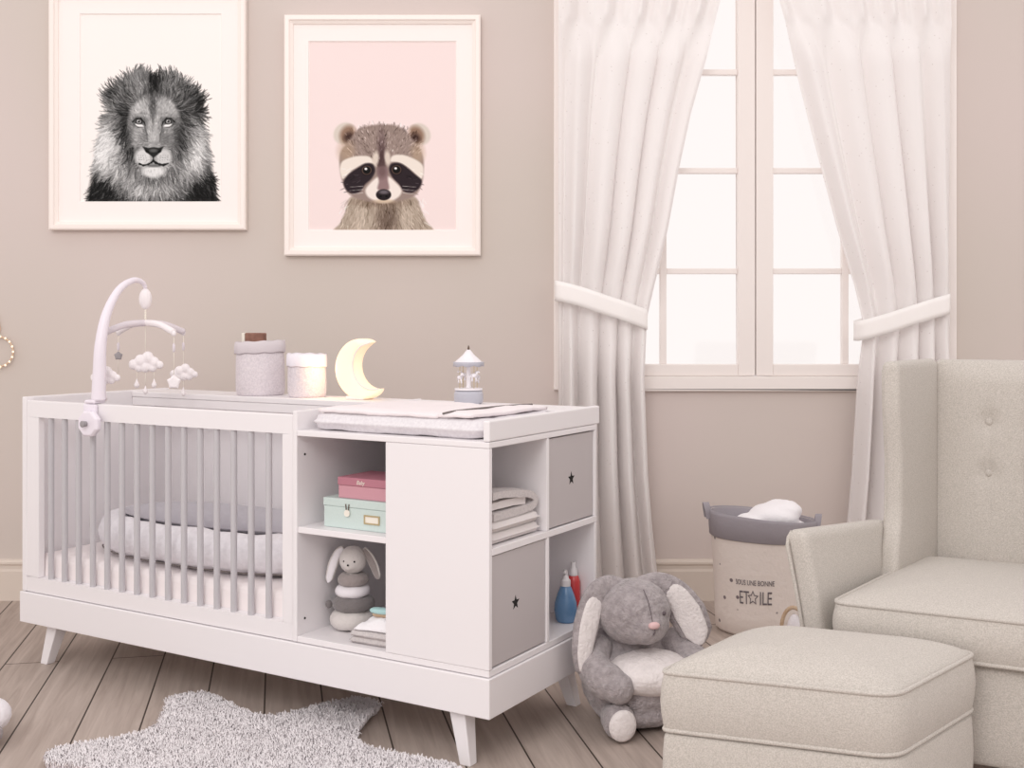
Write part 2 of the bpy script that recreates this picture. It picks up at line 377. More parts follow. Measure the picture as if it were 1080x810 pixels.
# cabinet carcass
b = MB(); b.box((SD, 0, HT+.002), (SD+.016, D-.018, H)); b.build('divider_panel', M['white'], cot, bevel=.003)
for zz in (.80, .315): 
    m_ = MB(); m_.lathe([(.0035, 0), (.0035, .0015)], 10); o = m_.build('peg_hole_shade', M['dark'], cot); o.location = (SD+.0162, .035, zz); o.rotation_euler = (0, PI/2, 0)  # dark discs on the panel paint the shade of uncut peg holes
MB().box((SD+.0165, 0, HC), (L-.0005, D-.019, .873)).build('changing_top', M['white'], cot, bevel=.002)
MB().box((L-.020, .0005, .874), (L, D, H)).build('tray_side', M['white'], cot, bevel=.004)
MB().box((SD+.0165, .002, HT+.002), (L-.002, D-.019, .270)).build('cabinet_floor', M['white'], cot, bevel=.002)
MB().box((SD+.0165, .004, .572), (1.594, D-.019, .590)).build('shelf', M['white'], cot, bevel=.002)
MB().box((1.594, .02, .271), (1.606, D-.019, HC-.001)).build('inner_partition', M['white'], cot)
MB().box((1.588, .001, .2705), (L-.001, .017, HC-.0005)).build('front_panel', M['white'], cot, bevel=.002)
MB().box((1.6065, .0175, .571), (L-.001, D-.019, .590)).build('shelf', M['white'], cot, bevel=.0015)
for z0, z1 in ((.2705, .5705), (.5905, HC-.0005)):
    MB().box((1.6065, .314, z0), (L-.001, .328, z1)).build('cubby_divider', M['white'], cot, bevel=.0015)
    MB().box((1.6065, D-.034, z0), (L-.001, D-.0195, z1)).build('cubby_side', M['white'], cot, bevel=.0015)
def cubby_door(v0, v1, z0, z1, sc):
    d = MB().box((L-.020, v0, z0), (L-.006, v1, z1)).build('door', M['greydoor'], cot, bevel=.0015); d['label'] = 'flat grey cubby door with dark star painted for the shade of a cut-out'
    vc, zc = (v0+v1)/2+sc[0], (z0+z1)/2+sc[1]
    m_ = MB(); P = star_pts(5, .021, .009); mx = Matrix.Translation((L-.0056, vc, zc)) @ Matrix.Rotation(PI/2, 4, 'Z')
    m_.prism(P, .0012, mx); m_.build('star_hole_shade', M['dark'], d)  # thin dark star paints the cut-out's shade; the door stays solid
cubby_door(.331, D-.037, .594, HC-.004, (0, 0)); cubby_door(.020, .311, .274, .568, (-.02, 0))

# ---------------------------------------------------------------- pictures: drawn procedurally as ink on paper
class Ras:
    def __init__(s, x0, y0, x1, y1, k, bg):
        s.x0, s.y0, s.k = x0, y0, k; s.w = int((x1-x0)*k); s.h = int((y1-y0)*k)
        s.a = np.ones((s.h, s.w, 3))*np.array(bg)
        s.X, s.Y = np.meshgrid((np.arange(s.w)+.5)/k+x0, (np.arange(s.h)+.5)/k+y0)
    def blend(s, m, c, sl=None):
        c = np.array(c if hasattr(c, '__len__') else (c, c, c), float)
        if sl is None: s.a = s.a*(1-m[..., None])+c*m[..., None]
        else: s.a[sl] = s.a[sl]*(1-m[..., None])+c*m[..., None]
    def ell(s, cx, cy, rx, ry, c, soft=.15, rot=0, al=1):
        cr, sr = math.cos(math.radians(rot)), math.sin(math.radians(rot)); dx, dy = s.X-cx, s.Y-cy
        d = np.sqrt(((dx*cr+dy*sr)/rx)**2+((-dx*sr+dy*cr)/ry)**2)
        s.blend(np.clip((1+soft/2-d)/max(soft, 1e-3), 0, 1)*al, c)
    def poly(s, P, c, soft=1.0, al=1):
        ins = np.zeros(s.X.shape, bool); n = len(P); dist = np.full(s.X.shape, 1e9)
        for i in range(n):
            x1, y1 = P[i]; x2, y2 = P[(i+1) % n]
            cond = ((y1 > s.Y) != (y2 > s.Y)) & (s.X < (x2-x1)*(s.Y-y1)/((y2-y1) or 1e-9)+x1); ins ^= cond
            t_ = np.clip(((s.X-x1)*(x2-x1)+(s.Y-y1)*(y2-y1))/((x2-x1)**2+(y2-y1)**2+1e-9), 0, 1)
            dist = np.minimum(dist, np.hypot(s.X-x1-t_*(x2-x1), s.Y-y1-t_*(y2-y1)))
        sd = np.where(ins, dist, -dist); m = np.clip(.5+sd/soft, 0, 1)*al
        if c is not None: s.blend(m, c)
        return m
    def line(s, pts, w_, c, al=1):
        for (xa, ya), (xb, yb) in zip(pts[:-1], pts[1:]):
            i0 = max(int((min(xa, xb)-w_-1-s.x0)*s.k), 0); i1 = min(int((max(xa, xb)+w_+1-s.x0)*s.k)+1, s.w)
            j0 = max(int((min(ya, yb)-w_-1-s.y0)*s.k), 0); j1 = min(int((max(ya, yb)+w_+1-s.y0)*s.k)+1, s.h)
            if i1 <= i0 or j1 <= j0: continue
            sl = (slice(j0, j1), slice(i0, i1)); X, Y = s.X[sl], s.Y[sl]
            t_ = np.clip(((X-xa)*(xb-xa)+(Y-ya)*(yb-ya))/((xb-xa)**2+(yb-ya)**2+1e-9), 0, 1)
            d = np.hypot(X-xa-t_*(xb-xa), Y-ya-t_*(yb-ya)); ww = w_*(1-.6*t_)
            s.blend(np.clip((ww-d)/.5+.5, 0, 1)*al, c, sl)
def lin(a):
    return np.where(a <= .04045, a/12.92, ((a+.055)/1.055)**2.4)
def curve_stroke(R, x, y, ang, ln, bend, w_, c, al):
    pts = [(x, y)]
    for k in range(4):
        x += math.cos(ang)*ln/4; y += math.sin(ang)*ln/4; ang += bend/4; pts.append((x, y))
    R.line(pts, w_, c, al)
def lion():
    R = Ras(85.5, 15.5, 234.7, 213.5, 1.9, (.992, .968, .955)); rnd = random.Random(3)
    sil = [(93,214),(97,196),(101,178),(102,160),(106,144),(111,130),(115,116),(112,106),(113,97),(120,92),(130,86),(137,79),(148,76),(158,78),(164,84),(171,78),(181,78),(195,86),(206,95),(214,104),(214,118),(213,132),(219,150),(223,178),(229,214)]
    mask = R.poly(sil, None, 7)
    G = lambda cx, cy, rx, ry, x, y: math.exp(-(((x-cx)/rx)**2+((y-cy)/ry)**2))
    BL = ((164,88,7,20,-.36),(119,101,8,9,-.20),(209,112,8,15,-.42),(152,92,9,9,.10),(140,95,8,10,.02),(186,92,13,9,-.02),(196,100,8,10,-.1),(114,146,11,22,.42),(108,168,10,20,.38),(128,165,9,18,.22),(122,150,8,12,.10),(210,152,9,26,.34),(201,172,12,22,.30),(133,137,6,20,-.30),(136,158,5,12,-.2),(190,120,9,14,-.16),(192,150,5,14,-.25),(139,116,6,12,-.15),(161,200,24,9,.14),(150,202,14,8,.18),(176,198,12,8,.10),(124,184,10,14,.16),(98,206,12,20,-.75),(110,212,20,16,-.6),(226,206,14,22,-.75),(165,218,60,8,-.45),(206,210,16,14,-.45),(143,190,12,10,.16),(180,190,10,10,.06),(112,196,10,8,-.35),(212,196,10,10,-.35))
    shade = lambda x, y: min(max(.40+sum(a*G(cx, cy, rx, ry, x, y) for cx, cy, rx, ry, a in BL), .03), .92)
    sm_ = np.full(R.X.shape, .40)
    for cx, cy, rx, ry, a in BL: sm_ += a*np.exp(-(((R.X-cx)/rx)**2+((R.Y-cy)/ry)**2))
    sm_ = np.clip(sm_-.05, .03, .92); R.a = R.a*(1-mask[..., None]*.9)+sm_[..., None]*mask[..., None]*.9
    pts = []
    while len(pts) < 6500:
        x = rnd.uniform(90, 230); y = rnd.uniform(76, 214)
        j = min(int((y-R.y0)*R.k), R.h-1); i = min(int((x-R.x0)*R.k), R.w-1)
        if mask[j, i] < .55 or (((x-163)/21)**2+((y-146)/40)**2 < .85): continue
        pts.append((x, y))
    pts.sort(key=lambda p: -math.hypot(p[0]-163, (p[1]-140)*.9)+rnd.uniform(-9, 9))
    for x, y in pts:
        dx, dy = x-163, y-128
        ang = math.atan2(dy, dx)
        if dy > -25: ang = math.atan2(dy+40*min(1, (dy+25)/40), dx*.85)
        wv = math.sin(x*.33+y*.21)*.25+math.sin(x*.11-y*.27)*.25
        ang += rnd.gauss(0, .16)+wv; ln = rnd.uniform(5, 12)
        cl_ = .10*math.sin(x*.9+y*.35)*math.sin(x*.25-y*.5)
        s_ = shade(x, y); c = min(max(s_+rnd.gauss(0, .13)+cl_*1.4, .02), .97)
        curve_stroke(R, x, y, ang, ln, (.5 if dx < 0 else -.5)+rnd.gauss(0, .4), rnd.uniform(.3, .62), c, .7)
    face = [(146,108),(153,102),(163,100),(174,102),(182,107),(189,118),(190,131),(186,144),(183,156),(181,170),(175,182),(163,187),(151,183),(145,170),(143,156),(139,143),(136,131),(138,117)]
    R.poly(face, .64, 5)
    for cx, cy, rx, ry, c, al in ((162,110,3.5,13,.20,.75),(162,102,12,4,.35,.6),(147,116,6,6,.80,.6),(178,116,6,6,.74,.6),(155,118,3,8,.72,.5),(170,118,3,8,.70,.5),
        (163,146,5,14,.76,.7),(154,141,2.5,14,.46,.6),(171,141,2.5,14,.44,.6),(151,147,5,8,.50,.6),(176,148,5,9,.38,.7),(139,139,4,13,.38,.6),(187,141,5,13,.22,.75),(163,152,9,3,.52,.5),(162,124,1.3,12,.42,.7),(146,140,4,6,.68,.6),(146,160,3,7,.36,.6),(181,162,3,8,.26,.6)):
        R.ell(cx, cy, rx, ry, c, 1.2, al=al)
    for k in range(2600):
        x = rnd.uniform(136, 191); y = rnd.uniform(101, 162); j = int((y-R.y0)*R.k); i = int((x-R.x0)*R.k)
        if ((x-163)/26)**2+((y-134)/34)**2 > 1: continue
        c0 = R.a[j, i, 0]; ang = math.atan2(y-152, x-163)+rnd.gauss(0, .2)
        curve_stroke(R, x, y, ang, rnd.uniform(1.2, 3.2), 0, .32, min(max(c0+rnd.gauss(0, .10), .03), .95), .6)
    R.ell(152, 166, 8.6, 8.6, .86, .5); R.ell(173.3, 166, 8.4, 8.6, .82, .5); R.ell(162.7, 168, 3, 6, .62, .7)
    R.ell(162.6, 181, 11.5, 6.2, .90, .55)
    for k in range(260):
        x = rnd.uniform(144, 182); y = rnd.uniform(160, 190); sd_ = -1 if x < 163 else 1
        if ((x-163)/19)**2+((y-174)/14)**2 > 1: continue
        curve_stroke(R, x, y, (PI-.5 if sd_ < 0 else .5)+(1.0 if sd_ > 0 else -1.0)*(y > 177), rnd.uniform(1.5, 4), 0, .3, rnd.uniform(.62, .98), .5)
    for k in range(3):
        for q in range(4):
            R.ell(146.5+q*2.6+k*.5, 164+k*2.3+q*.2, .45, .35, .30, .8, al=.6); R.ell(170+q*2.6-k*.3, 164.6+k*2.3-q*.2, .45, .35, .28, .8, al=.6)
    R.line([(148,173),(152,174.6),(157,173.5),(160.5,171.5),(162.5,169.8)], 1.2, .07, .95); R.line([(162.5,169.8),(165,171.8),(169,173.6),(173,174.2),(178,172.5)], 1.5, .07, .95); R.line([(162.5,163),(162.5,170.5)], 1.0, .10, .9)
    R.ell(163, 175, 8, 1.6, .30, .9, al=.7)
    R.poly([(151,154.6),(157,156.2),(163,155.4),(168,156.2),(173.5,154.6),(171,159),(167,163.4),(162.7,166.5),(158.5,163.4),(154,159.5)], .13, 1.3); R.ell(162.5, 159, 4.2, 1.8, .36, .9)
    R.ell(156, 160, 2.2, 1.4, .02, .6, 35); R.ell(169, 160, 2.2, 1.4, .02, .6, -35)
    for ex, sg in ((147.3, 1), (178.2, -1)):
        R.ell(ex, 128.6, 7.0, 4.8, .26, 1.0, al=.8); R.ell(ex+.6*sg, 132.6, 4.8, 1.5, .96, .6, rot=12*sg); R.ell(ex+.2*sg, 128.6, 3.7, 3.0, .06, .3); R.ell(ex, 128.6, 2.6, 2.2, .60, .35); R.ell(ex, 128.4, 1.2, 1.2, .03, .4); R.ell(ex-.8, 127.6, .45, .45, .95, .4)
        R.line([(ex-6.5*sg, 129), (ex-3*sg, 125.4), (ex+2*sg, 125), (ex+5.5*sg, 129), (ex+7*sg, 133)], .8, .08, .9)
        R.line([(ex-5*sg, 131.5), (ex-1*sg, 134.6), (ex+4*sg, 134.4)], .6, .2, .7)
        R.line([(ex+6*sg, 133), (ex+8.3*sg, 142), (ex+9*sg, 150)], 1.0, .30, .5)
        R.line([(ex-3*sg, 121.5), (ex+3*sg, 119.5), (ex+8*sg, 121)], 1.4, .42, .25)
    return R
def raccoon():
    R = Ras(326, 44.3, 481.7, 243.4, 1.9, (.965, .898, .890)); rnd = random.Random(5)
    f = lambda x, y: (340+x/5.785, 110+y/5.785)
    T = lambda P: [(p.x, p.y) for p in catmull([(*f(*q), 0) for q in P], 5, closed=True)]
    brown = (.60, .53, .50); cream = (.94, .90, .86); dk = (.17, .13, .15)
    def E(x, y, rx, ry, c, soft=.3, rot=0, al=1): a, b_ = f(x, y); R.ell(a, b_, rx/5.785, ry/5.785, c, soft, rot, al)
    def fur(pred, n, angf, ln, jit, al=.6, w_=.4):
        for k in range(n):
            x, y = rnd.uniform(80, 670), rnd.uniform(100, 780)
            if not pred(x, y): continue
            X, Y = f(x, y); j = min(max(int((Y-R.y0)*R.k), 0), R.h-1); i = min(max(int((X-R.x0)*R.k), 0), R.w-1)
            c = np.clip(R.a[j, i]+rnd.gauss(0, jit), .03, .98); curve_stroke(R, X, Y, angf(x, y)+rnd.gauss(0, .25), rnd.uniform(*ln), 0, w_, c, al)
    # body
    body = T([(105,790),(115,720),(150,640),(170,570),(240,560),(365,600),(500,560),(570,570),(600,640),(630,710),(640,790)])
    R.poly(body, (.70, .64, .58), 2.2); E(395, 700, 60, 90, (.36, .29, .25), 1.1, al=.75); E(230, 700, 40, 80, (.80, .74, .68), 1, al=.5); E(520, 690, 40, 80, (.78, .72, .66), 1, al=.5)
    E(365, 595, 150, 24, (.42, .34, .28), 1.2, al=.7)
    fur(lambda x, y: y > 575 and 120 < x < 625, 2600, lambda x, y: PI/2+(365-x)/500, (3, 8), .13)
    # ears
    for (cx, cy, rt, sg) in ((150, 178, 28, 1), (580, 182, -28, -1)):
        E(cx-14*sg, cy+2, 60, 70, (.86, .82, .78), .22, rt*1.5); E(cx+8*sg, cy+8, 46, 56, (.58, .47, .40), .6, rt); E(cx+14*sg, cy+30, 28, 34, (.26, .18, .16), 1, rt)
        E(cx+84*sg, cy-8, 16, 26, (.20, .15, .13), 1, rt, .8)
    head = T([(110,400),(112,300),(160,230),(220,160),(290,132),(370,125),(450,132),(500,165),(570,240),(612,320),(615,420),(600,500),(560,560),(470,590),(370,602),(270,590),(180,560),(135,500)])
    R.poly(head, brown, 2.5)
    E(362, 262, 24, 100, (.42, .34, .34), 1.1, al=.75); E(362, 350, 22, 90, (.30, .22, .22), .9, al=.9)
    E(150, 290, 50, 60, (.72, .62, .52), 1, al=.6); E(580, 300, 40, 60, (.74, .64, .54), 1, al=.6)
    fur(lambda x, y: ((x-365)/240)**2+((y-250)/135)**2 < 1, 2600, lambda x, y: math.atan2(y-480, x-365), (1.5, 4), .13)
    # white brows, cheeks
    R.poly(T([(110,390),(130,345),(210,318),(290,322),(310,360),(270,362),(215,385),(160,430),(128,455),(115,430)]), cream, 2)
    R.poly(T([(615,420),(608,370),(560,335),(490,310),(430,315),(415,350),(455,355),(510,380),(560,420),(600,455)]), cream, 2)
    E(325, 335, 20, 45, (.90, .85, .80), .7, 10, .9); E(398, 330, 18, 45, (.90, .85, .80), .7, -8, .9)
    # mask
    R.poly(T([(225,385),(265,362),(310,368),(322,410),(300,455),(262,490),(235,530),(190,545),(150,525),(132,475),(165,425)]), dk, 2)
    R.poly(T([(508,380),(465,358),(418,366),(408,405),(430,450),(468,490),(495,530),(545,540),(590,510),(604,465),(560,425)]), dk, 2)
    fur(lambda x, y: 380 < y < 545 and (x < 250 or x > 480) and 130 < x < 605, 700, lambda x, y: PI-.3 if x < 365 else .3, (2, 6), .12)
    # muzzle
    R.poly(T([(350,440),(310,465),(265,520),(280,565),(330,592),(372,600),(420,592),(470,560),(482,520),(440,470),(400,440)]), (.95, .91, .88), 2.5)
    R.poly(T([(335,400),(345,470),(340,520),(405,520),(400,460),(400,400),(370,380)]), (.58, .48, .48), 2.5); E(365, 410, 26, 40, (.40, .31, .31), 1, al=.7)
    E(374, 592, 60, 12, (.80, .70, .58), 1, al=.7)
    E(374, 552, 46, 34, (.13, .10, .11), .15); E(376, 536, 30, 12, (.45, .42, .44), 1, al=.9); E(356, 562, 8, 6, (.02, .02, .02), .5); E(392, 562, 8, 6, (.02, .02, .02), .5)
    for ex, ey in ((272, 403), (452, 400)):
        E(ex, ey, 34, 32, (.10, .07, .08), .3); E(ex, ey, 29, 27, (.42, .32, .28), .2); E(ex, ey, 24, 23, (.05, .04, .04), .25); E(ex-5, ey-8, 8, 7, (.98, .97, .97), .4)
    for dx, ang in ((0, .05), (20, .2), (40, .35)):
        x, y = f(250, 500+dx); R.line([(x, y), (x-14, y+.8+ang*3)], .3, (.9, .88, .86), .7)
        x, y = f(490, 500+dx); R.line([(x, y), (x+14, y+.8+ang*3)], .3, (.9, .88, .86), .7)
    return R
def picture(label, fx0, fx1, fy0, fy1, R, inner):
    Y = WY-.002
    X0, X1, Z1, Z0 = px2x(fx0), px2x(fx1), px2z(fy0), px2z(fy1)
    root = thing('framed_picture', label, 'picture', ((X0+X1)/2, Y, (Z0+Z1)/2), 0, 'framed animal prints')
    W, Hh = (X1-X0)/2, (Z1-Z0)/2; fw = .036
    # frame moulding with outer lip and inner bevel
    prof = [(0, 0), (0, -.034), (.006, -.038), (.020, -.038), (.024, -.030), (.036, -.024), (.036, 0)]
    mb = MB(); ls = []
    for sx, sz in ((-1, -1), (1, -1), (1, 1), (-1, 1)):
        ls.append([Vector((sx*(W-a), b_, sz*(Hh-a))) for a, b_ in prof])
    ls.append(ls[0]); mb.loops(ls, False, False)
    mb.build('frame', M['frame_white'], root)
    px0, px1, py0, py1 = inner; cx, cz = (X0+X1)/2, (Z0+Z1)/2
    a0, a1, b1, b0 = px2x(px0)-cx, px2x(px1)-cx, px2z(py0)-cz, px2z(py1)-cz
    mbm = MB(); d0, d1 = -.016, -.012
    # mat board with bevelled window
    out = [(-W+fw-.002, -Hh+fw-.002), (W-fw+.002, -Hh+fw-.002), (W-fw+.002, Hh-fw+.002), (-W+fw-.002, Hh-fw+.002)]
    inn = [(a0, b0), (a1, b0), (a1, b1), (a0, b1)]; g = .004; inn2 = [(a0+g, b0+g), (a1-g, b0+g), (a1-g, b1-g), (a0+g, b1-g)]
    q = [[Vector((*p[:1], d, p[1])) for p in P] for P, d in ((out, -.008), (out, d0), (inn, d0), (inn2, -.008))]
    ls = [[q[k][i] for k in range(4)] for i in range(4)]; ls.append(ls[0]); mbm.loops(ls, False, False)
    mbm.build('mat_board', M['paper'], root)
    MB().box((-W+.01, -.006, -Hh+.01), (W-.01, 0, Hh-.01)).build('backing', M['paper'], root)
    # print
    h, w_ = R.a.shape[:2]; me = bpy.data.meshes.new('print')
    xs = np.linspace(a0, a1, w_); zs = np.linspace(b1, b0, h); XX, ZZ = np.meshgrid(xs, zs)
    V = np.stack([XX, np.full_like(XX, -.0095), ZZ], -1).reshape(-1, 3)
    i = np.arange((h-1)*(w_-1)); r_, c_ = i//(w_-1), i % (w_-1); k = r_*w_+c_
    Fc = np.stack([k, k+w_, k+w_+1, k+1], -1)
    me.from_pydata(V.tolist(), [], Fc.tolist())
    ca = me.color_attributes.new('Col', 'FLOAT_COLOR', 'POINT')
    rgba = np.ones((h*w_, 4)); rgba[:, :3] = lin(np.clip(R.a.reshape(-1, 3), 0, 1)); ca.data.foreach_set('color', rgba.ravel().astype(np.float32))
    me.materials.append(M['picture']); o = bpy.data.objects.new('print', me); COL.objects.link(o); o.parent = root
    return root
r1 = picture('white framed black and white portrait print of a lion with a full mane', 55, 261, -9, 243, lion(), (85.5, 234.7, 15.5, 213.5))
r2 = picture('white framed portrait print of a raccoon on a pale pink background', 301.5, 507, 18, 270, raccoon(), (326, 481.7, 44.3, 243.4))

# ---------------------------------------------------------------- curtains
def curtain(name, label, ys, xl, xr, side, tie_y):
    """ys: pixel rows; xl/xr: pixel edges at a depth of ~4.80"""
    YC = WY-.10
    top, bot = ys[0], ys[-1]; NR, NC = 150, 260; nf = 5
    root = thing(name, label, 'curtain', at((xl[2]+xr[2])/2, 640, YC)*1.0, 0, 'tied back curtains'); root.location.z = 0
    ox, oy = root.location.x, root.location.y
    vs = []
    zt = at(0, top, YC).z
    for r in range(NR+1):
        y = top+(bot-top)*r/NR; a, b_ = interp(y, ys, xl), interp(y, ys, xr)
        p = at(a, y, YC); q = at(b_, y, YC); z = max(p.z, .012); w_ = q.x-p.x
        d_t = abs(y-tie_y)
        pinch = 1-.55*math.exp(-(d_t/45.0)**2)
        amp = .048*pinch*(.75 + .25*math.sin(z*2))
        head = max(0, min(1, (y-18)/45))           # pleat header above
        for c in range(NC+1):
            u = c/NC
            ph = nf*2*PI*u+.7*math.sin(2.3*u*PI+z*.6)+(.8 if side < 0 else 2.2)
            rdg = lambda q: (.5+.5*math.cos(q))**1.6
            drift = .5*math.sin(z*.8+u*3)
            fold = 2*rdg(ph+drift)-.8+.35*rdg(2*ph+1.9)
            hfold = 1.7*rdg(ph+drift+PI)-.6
            yy = amp*(fold*head+hfold*(1-head))
            yy += .006*noise.noise(Vector((u*7, z*1.4, 3+side)))+.010*noise.noise(Vector((u*3, z*.9, 9+side)))
            if y < 20: yy += .01*math.sin(2*ph)
            xo = .022*math.sin(ph+drift+.6)*head*min(1, w_/.5)
            vs.append((p.x+w_*u+xo*math.sin(PI*u)-ox, YC-yy-oy, z+(.006*math.cos(ph) if r == NR else 0)))
    fs = [(r*(NC+1)+c, r*(NC+1)+c+1, (r+1)*(NC+1)+c+1, (r+1)*(NC+1)+c) for r in range(NR) for c in range(NC)]
    m_ = MB(); m_.add(vs, fs); o = m_.build('curtain_panel', M['curtain'], root, smooth=180)
    return root
ysL = [-130, -20, 0, 60, 120, 180, 240, 300, 335, 400, 500, 560, 612, 640]
cl = curtain('curtain', 'white dotted curtain left of the window, tied back toward the cot', ysL, [589]*14, [784, 766, 760, 745, 728, 715, 704, 690, 682, 679, 683, 688, 694, 696], -1, 325)
ysR = [-130, -20, 0, 60, 120, 180, 240, 300, 345, 400, 500, 560, 632, 640]
cr_ = curtain('curtain', 'white dotted curtain right of the window, hanging behind the armchair', ysR, [796, 813, 820, 837, 852, 868, 884, 902, 912, 906, 900, 894, 888, 888], [1003]*14, 1, 335)
def tie(root, pts, hpx):
    """pts: list of (px, pycentre) along the front of the curtain"""
    YC = WY-.10; ox, oy = root.location.x, root.location.y; m_ = MB(); ls = []
    P = [at(x, y, YC-.078) for x, y in pts]; n = len(P); hw = hpx/F*YC/2
    front = catmull([(p.x, p.y, p.z) for p in P], 6); N_ = len(front)
    path = []
    for i, p in enumerate(front):
        u = i/(N_-1); path.append(Vector((p.x, p.y+.04*(abs(2*u-1)**4)-.004*math.sin(u*20), p.z)))
    back = [Vector((p.x, YC+.055-.03*(abs(2*i/(N_-1)-1)**4), p.z)) for i, p in enumerate(front)][::-1]
    allp = path+back
    for p in allp:
        ls.append([Vector((p.x-ox, p.y-oy, p.z+s_*hw)) for s_ in (-1, -.5, 0, .5, 1)])
    ls.append(ls[0]); m_.loops(ls, False, False, closed=False); o = m_.build('tieback', M['tie'], root, smooth=60)
    so = o.modifiers.new('solid', 'SOLIDIFY'); so.thickness = .003
    o['label'] = 'plain white cloth tieback band'
tie(cl, [(586, 306), (610, 312), (640, 322), (664, 330), (684, 337)], 21)
tie(cr_, [(908, 349), (930, 343), (955, 335), (980, 327), (1006, 320)], 21)
# hidden curtain rod above the frame
rod = thing('curtain_rod', 'white curtain rod along the head of the window, above both curtains', 'curtain rod', at(796, -136, WY-.10), 0)
m_ = MB(); m_.tube([(-1.0, 0, 0), (1.0, 0, 0)], .012, 12); m_.build('pole', M['win'], rod, smooth=40)
for s_ in (-1, 1):
    MB().tube([(s_*.95, 0, 0), (s_*.95, .098, 0)], .008, 8).build('bracket', M['win'], rod, smooth=40)
    MB().ell((s_*1.01, 0, 0), (.022, .022, .022)).build('finial', M['win'], rod, smooth=180)

# ---------------------------------------------------------------- mattress, nest, changing mat
ol = round_poly([(.030, .034), (1.238, .034), (1.238, .628), (.030, .628)], .035)
mt, tp, bt = cushion(ol, HT-.010, .378, dome=.006, bulge=.004, er=.022)
mo = tag(mt.build('mattress', M['sheet'], smooth=60), 'cot mattress in a white fitted sheet behind the grey bars', 'mattress'); mo.location = (BX, BY, 0); mo.rotation_euler = (0, 0, -A)
nest = thing('baby_nest', 'pale lilac padded baby nest lying on the cot mattress', 'baby nest', loc(.665, .335, .392), -A)
ring = [Vector((.485*math.copysign(abs(math.cos(a))**.8, math.cos(a)), .215*math.copysign(abs(math.sin(a))**.8, math.sin(a)), .062)) for a in [2*PI*k/56 for k in range(56)]]
m_ = MB(); n = 18; ls = []
for i, p in enumerate(ring):
    d = (ring[(i+1) % 56]-ring[i-1]).normalized(); a = Vector((d.y, -d.x, 0))
    puff = 1+.05*math.sin(i*2.1)+.03*math.sin(i*5.3)
    ls.append([p+a*math.cos(2*PI*k/n)*.062*puff+Vector((0, 0, 1))*math.sin(2*PI*k/n)*.062*puff*(1.0) for k in range(n)])
ls.append(ls[0]); m_.loops(ls, False, False); m_.build('bolster', M['nest'], nest, smooth=180, disp=.010, dscale=.05)
m_ = MB(); pc, _, _ = cushion([p.xy*.93 for p in ring], .004, .03, dome=.008); pc.build('base_pad', M['nestin'], nest, smooth=60)
# gathered lining on the inner face
m_ = MB(); ls = []
for i, p in enumerate(ring):
    d = (ring[(i+1) % 56]-ring[i-1]).normalized(); a = Vector((d.y, -d.x, 0)); ls.append([p+a*math.cos(q)*.0705+Vector((0, 0, math.sin(q)*.0705)) for q in [math.radians(v) for v in (105, 130, 155, 180, 205, 230)]])
ls.append(ls[0]); m_.loops(ls, False, False, closed=False); m_.build('lining', M['nestin'], nest, smooth=180, disp=.006, dscale=.03)
m_ = MB(); m_.tube([Vector((p.x*1.09, p.y*1.20, .008)) for p in ring], .0028, 8, closed=True); m_.build('piping', M['seam'], nest, smooth=180)

mat_root = thing('changing_mat', 'quilted pale grey changing mat on top of the changing unit', 'changing mat', loc(1.585, .245, .8738), -A)
ol = round_poly([(-.300, -.212), (.300, -.212), (.300, .205), (-.300, .205)], .05)
cm, tp, bt = cushion(ol, .0, .050, dome=.010, bulge=.008, er=.018); cm.build('pad', M['matf'], mat_root, smooth=180, disp=.012, dscale=.06)
# towel layer with a turned edge
m_ = MB(); NX, NY = 44, 30; vs = []
for j in range(NY+1):
    for i in range(NX+1):
        u, v = i/NX, j/NY; x = -.275+.545*u; y = -.205+.400*v
        edge = min(u, 1-u)*NX/3; ed2 = min(v, 1-v)*NY/3; e_ = min(1, edge, ed2)
        z = .0595+.008*min(1, e_)+.004*noise.noise(Vector((x*9, y*9, 2)))+.002*noise.noise(Vector((x*30, y*30, 5)))
        if u > .78: x += .012*(v-.5); z += .004
        vs.append((x, y, z))
fs = [(j*(NX+1)+i, j*(NX+1)+i+1, (j+1)*(NX+1)+i+1, (j+1)*(NX+1)+i) for j in range(NY) for i in range(NX)]
m_.add(vs, fs); tw = m_.build('towelling_cover', M['mattop'], mat_root, smooth=180); so = tw.modifiers.new('s', 'SOLIDIFY'); so.thickness = .008; so.offset = -1
m_ = MB(); m_.tube(catmull([(.17, -.206, .066), (.185, -.17, .071), (.20, -.06, .0725), (.215, .06, .0725), (.225, .19, .069)], 8), .0028, 8); m_.build('cover_seam', M['seam'], mat_root, smooth=180)

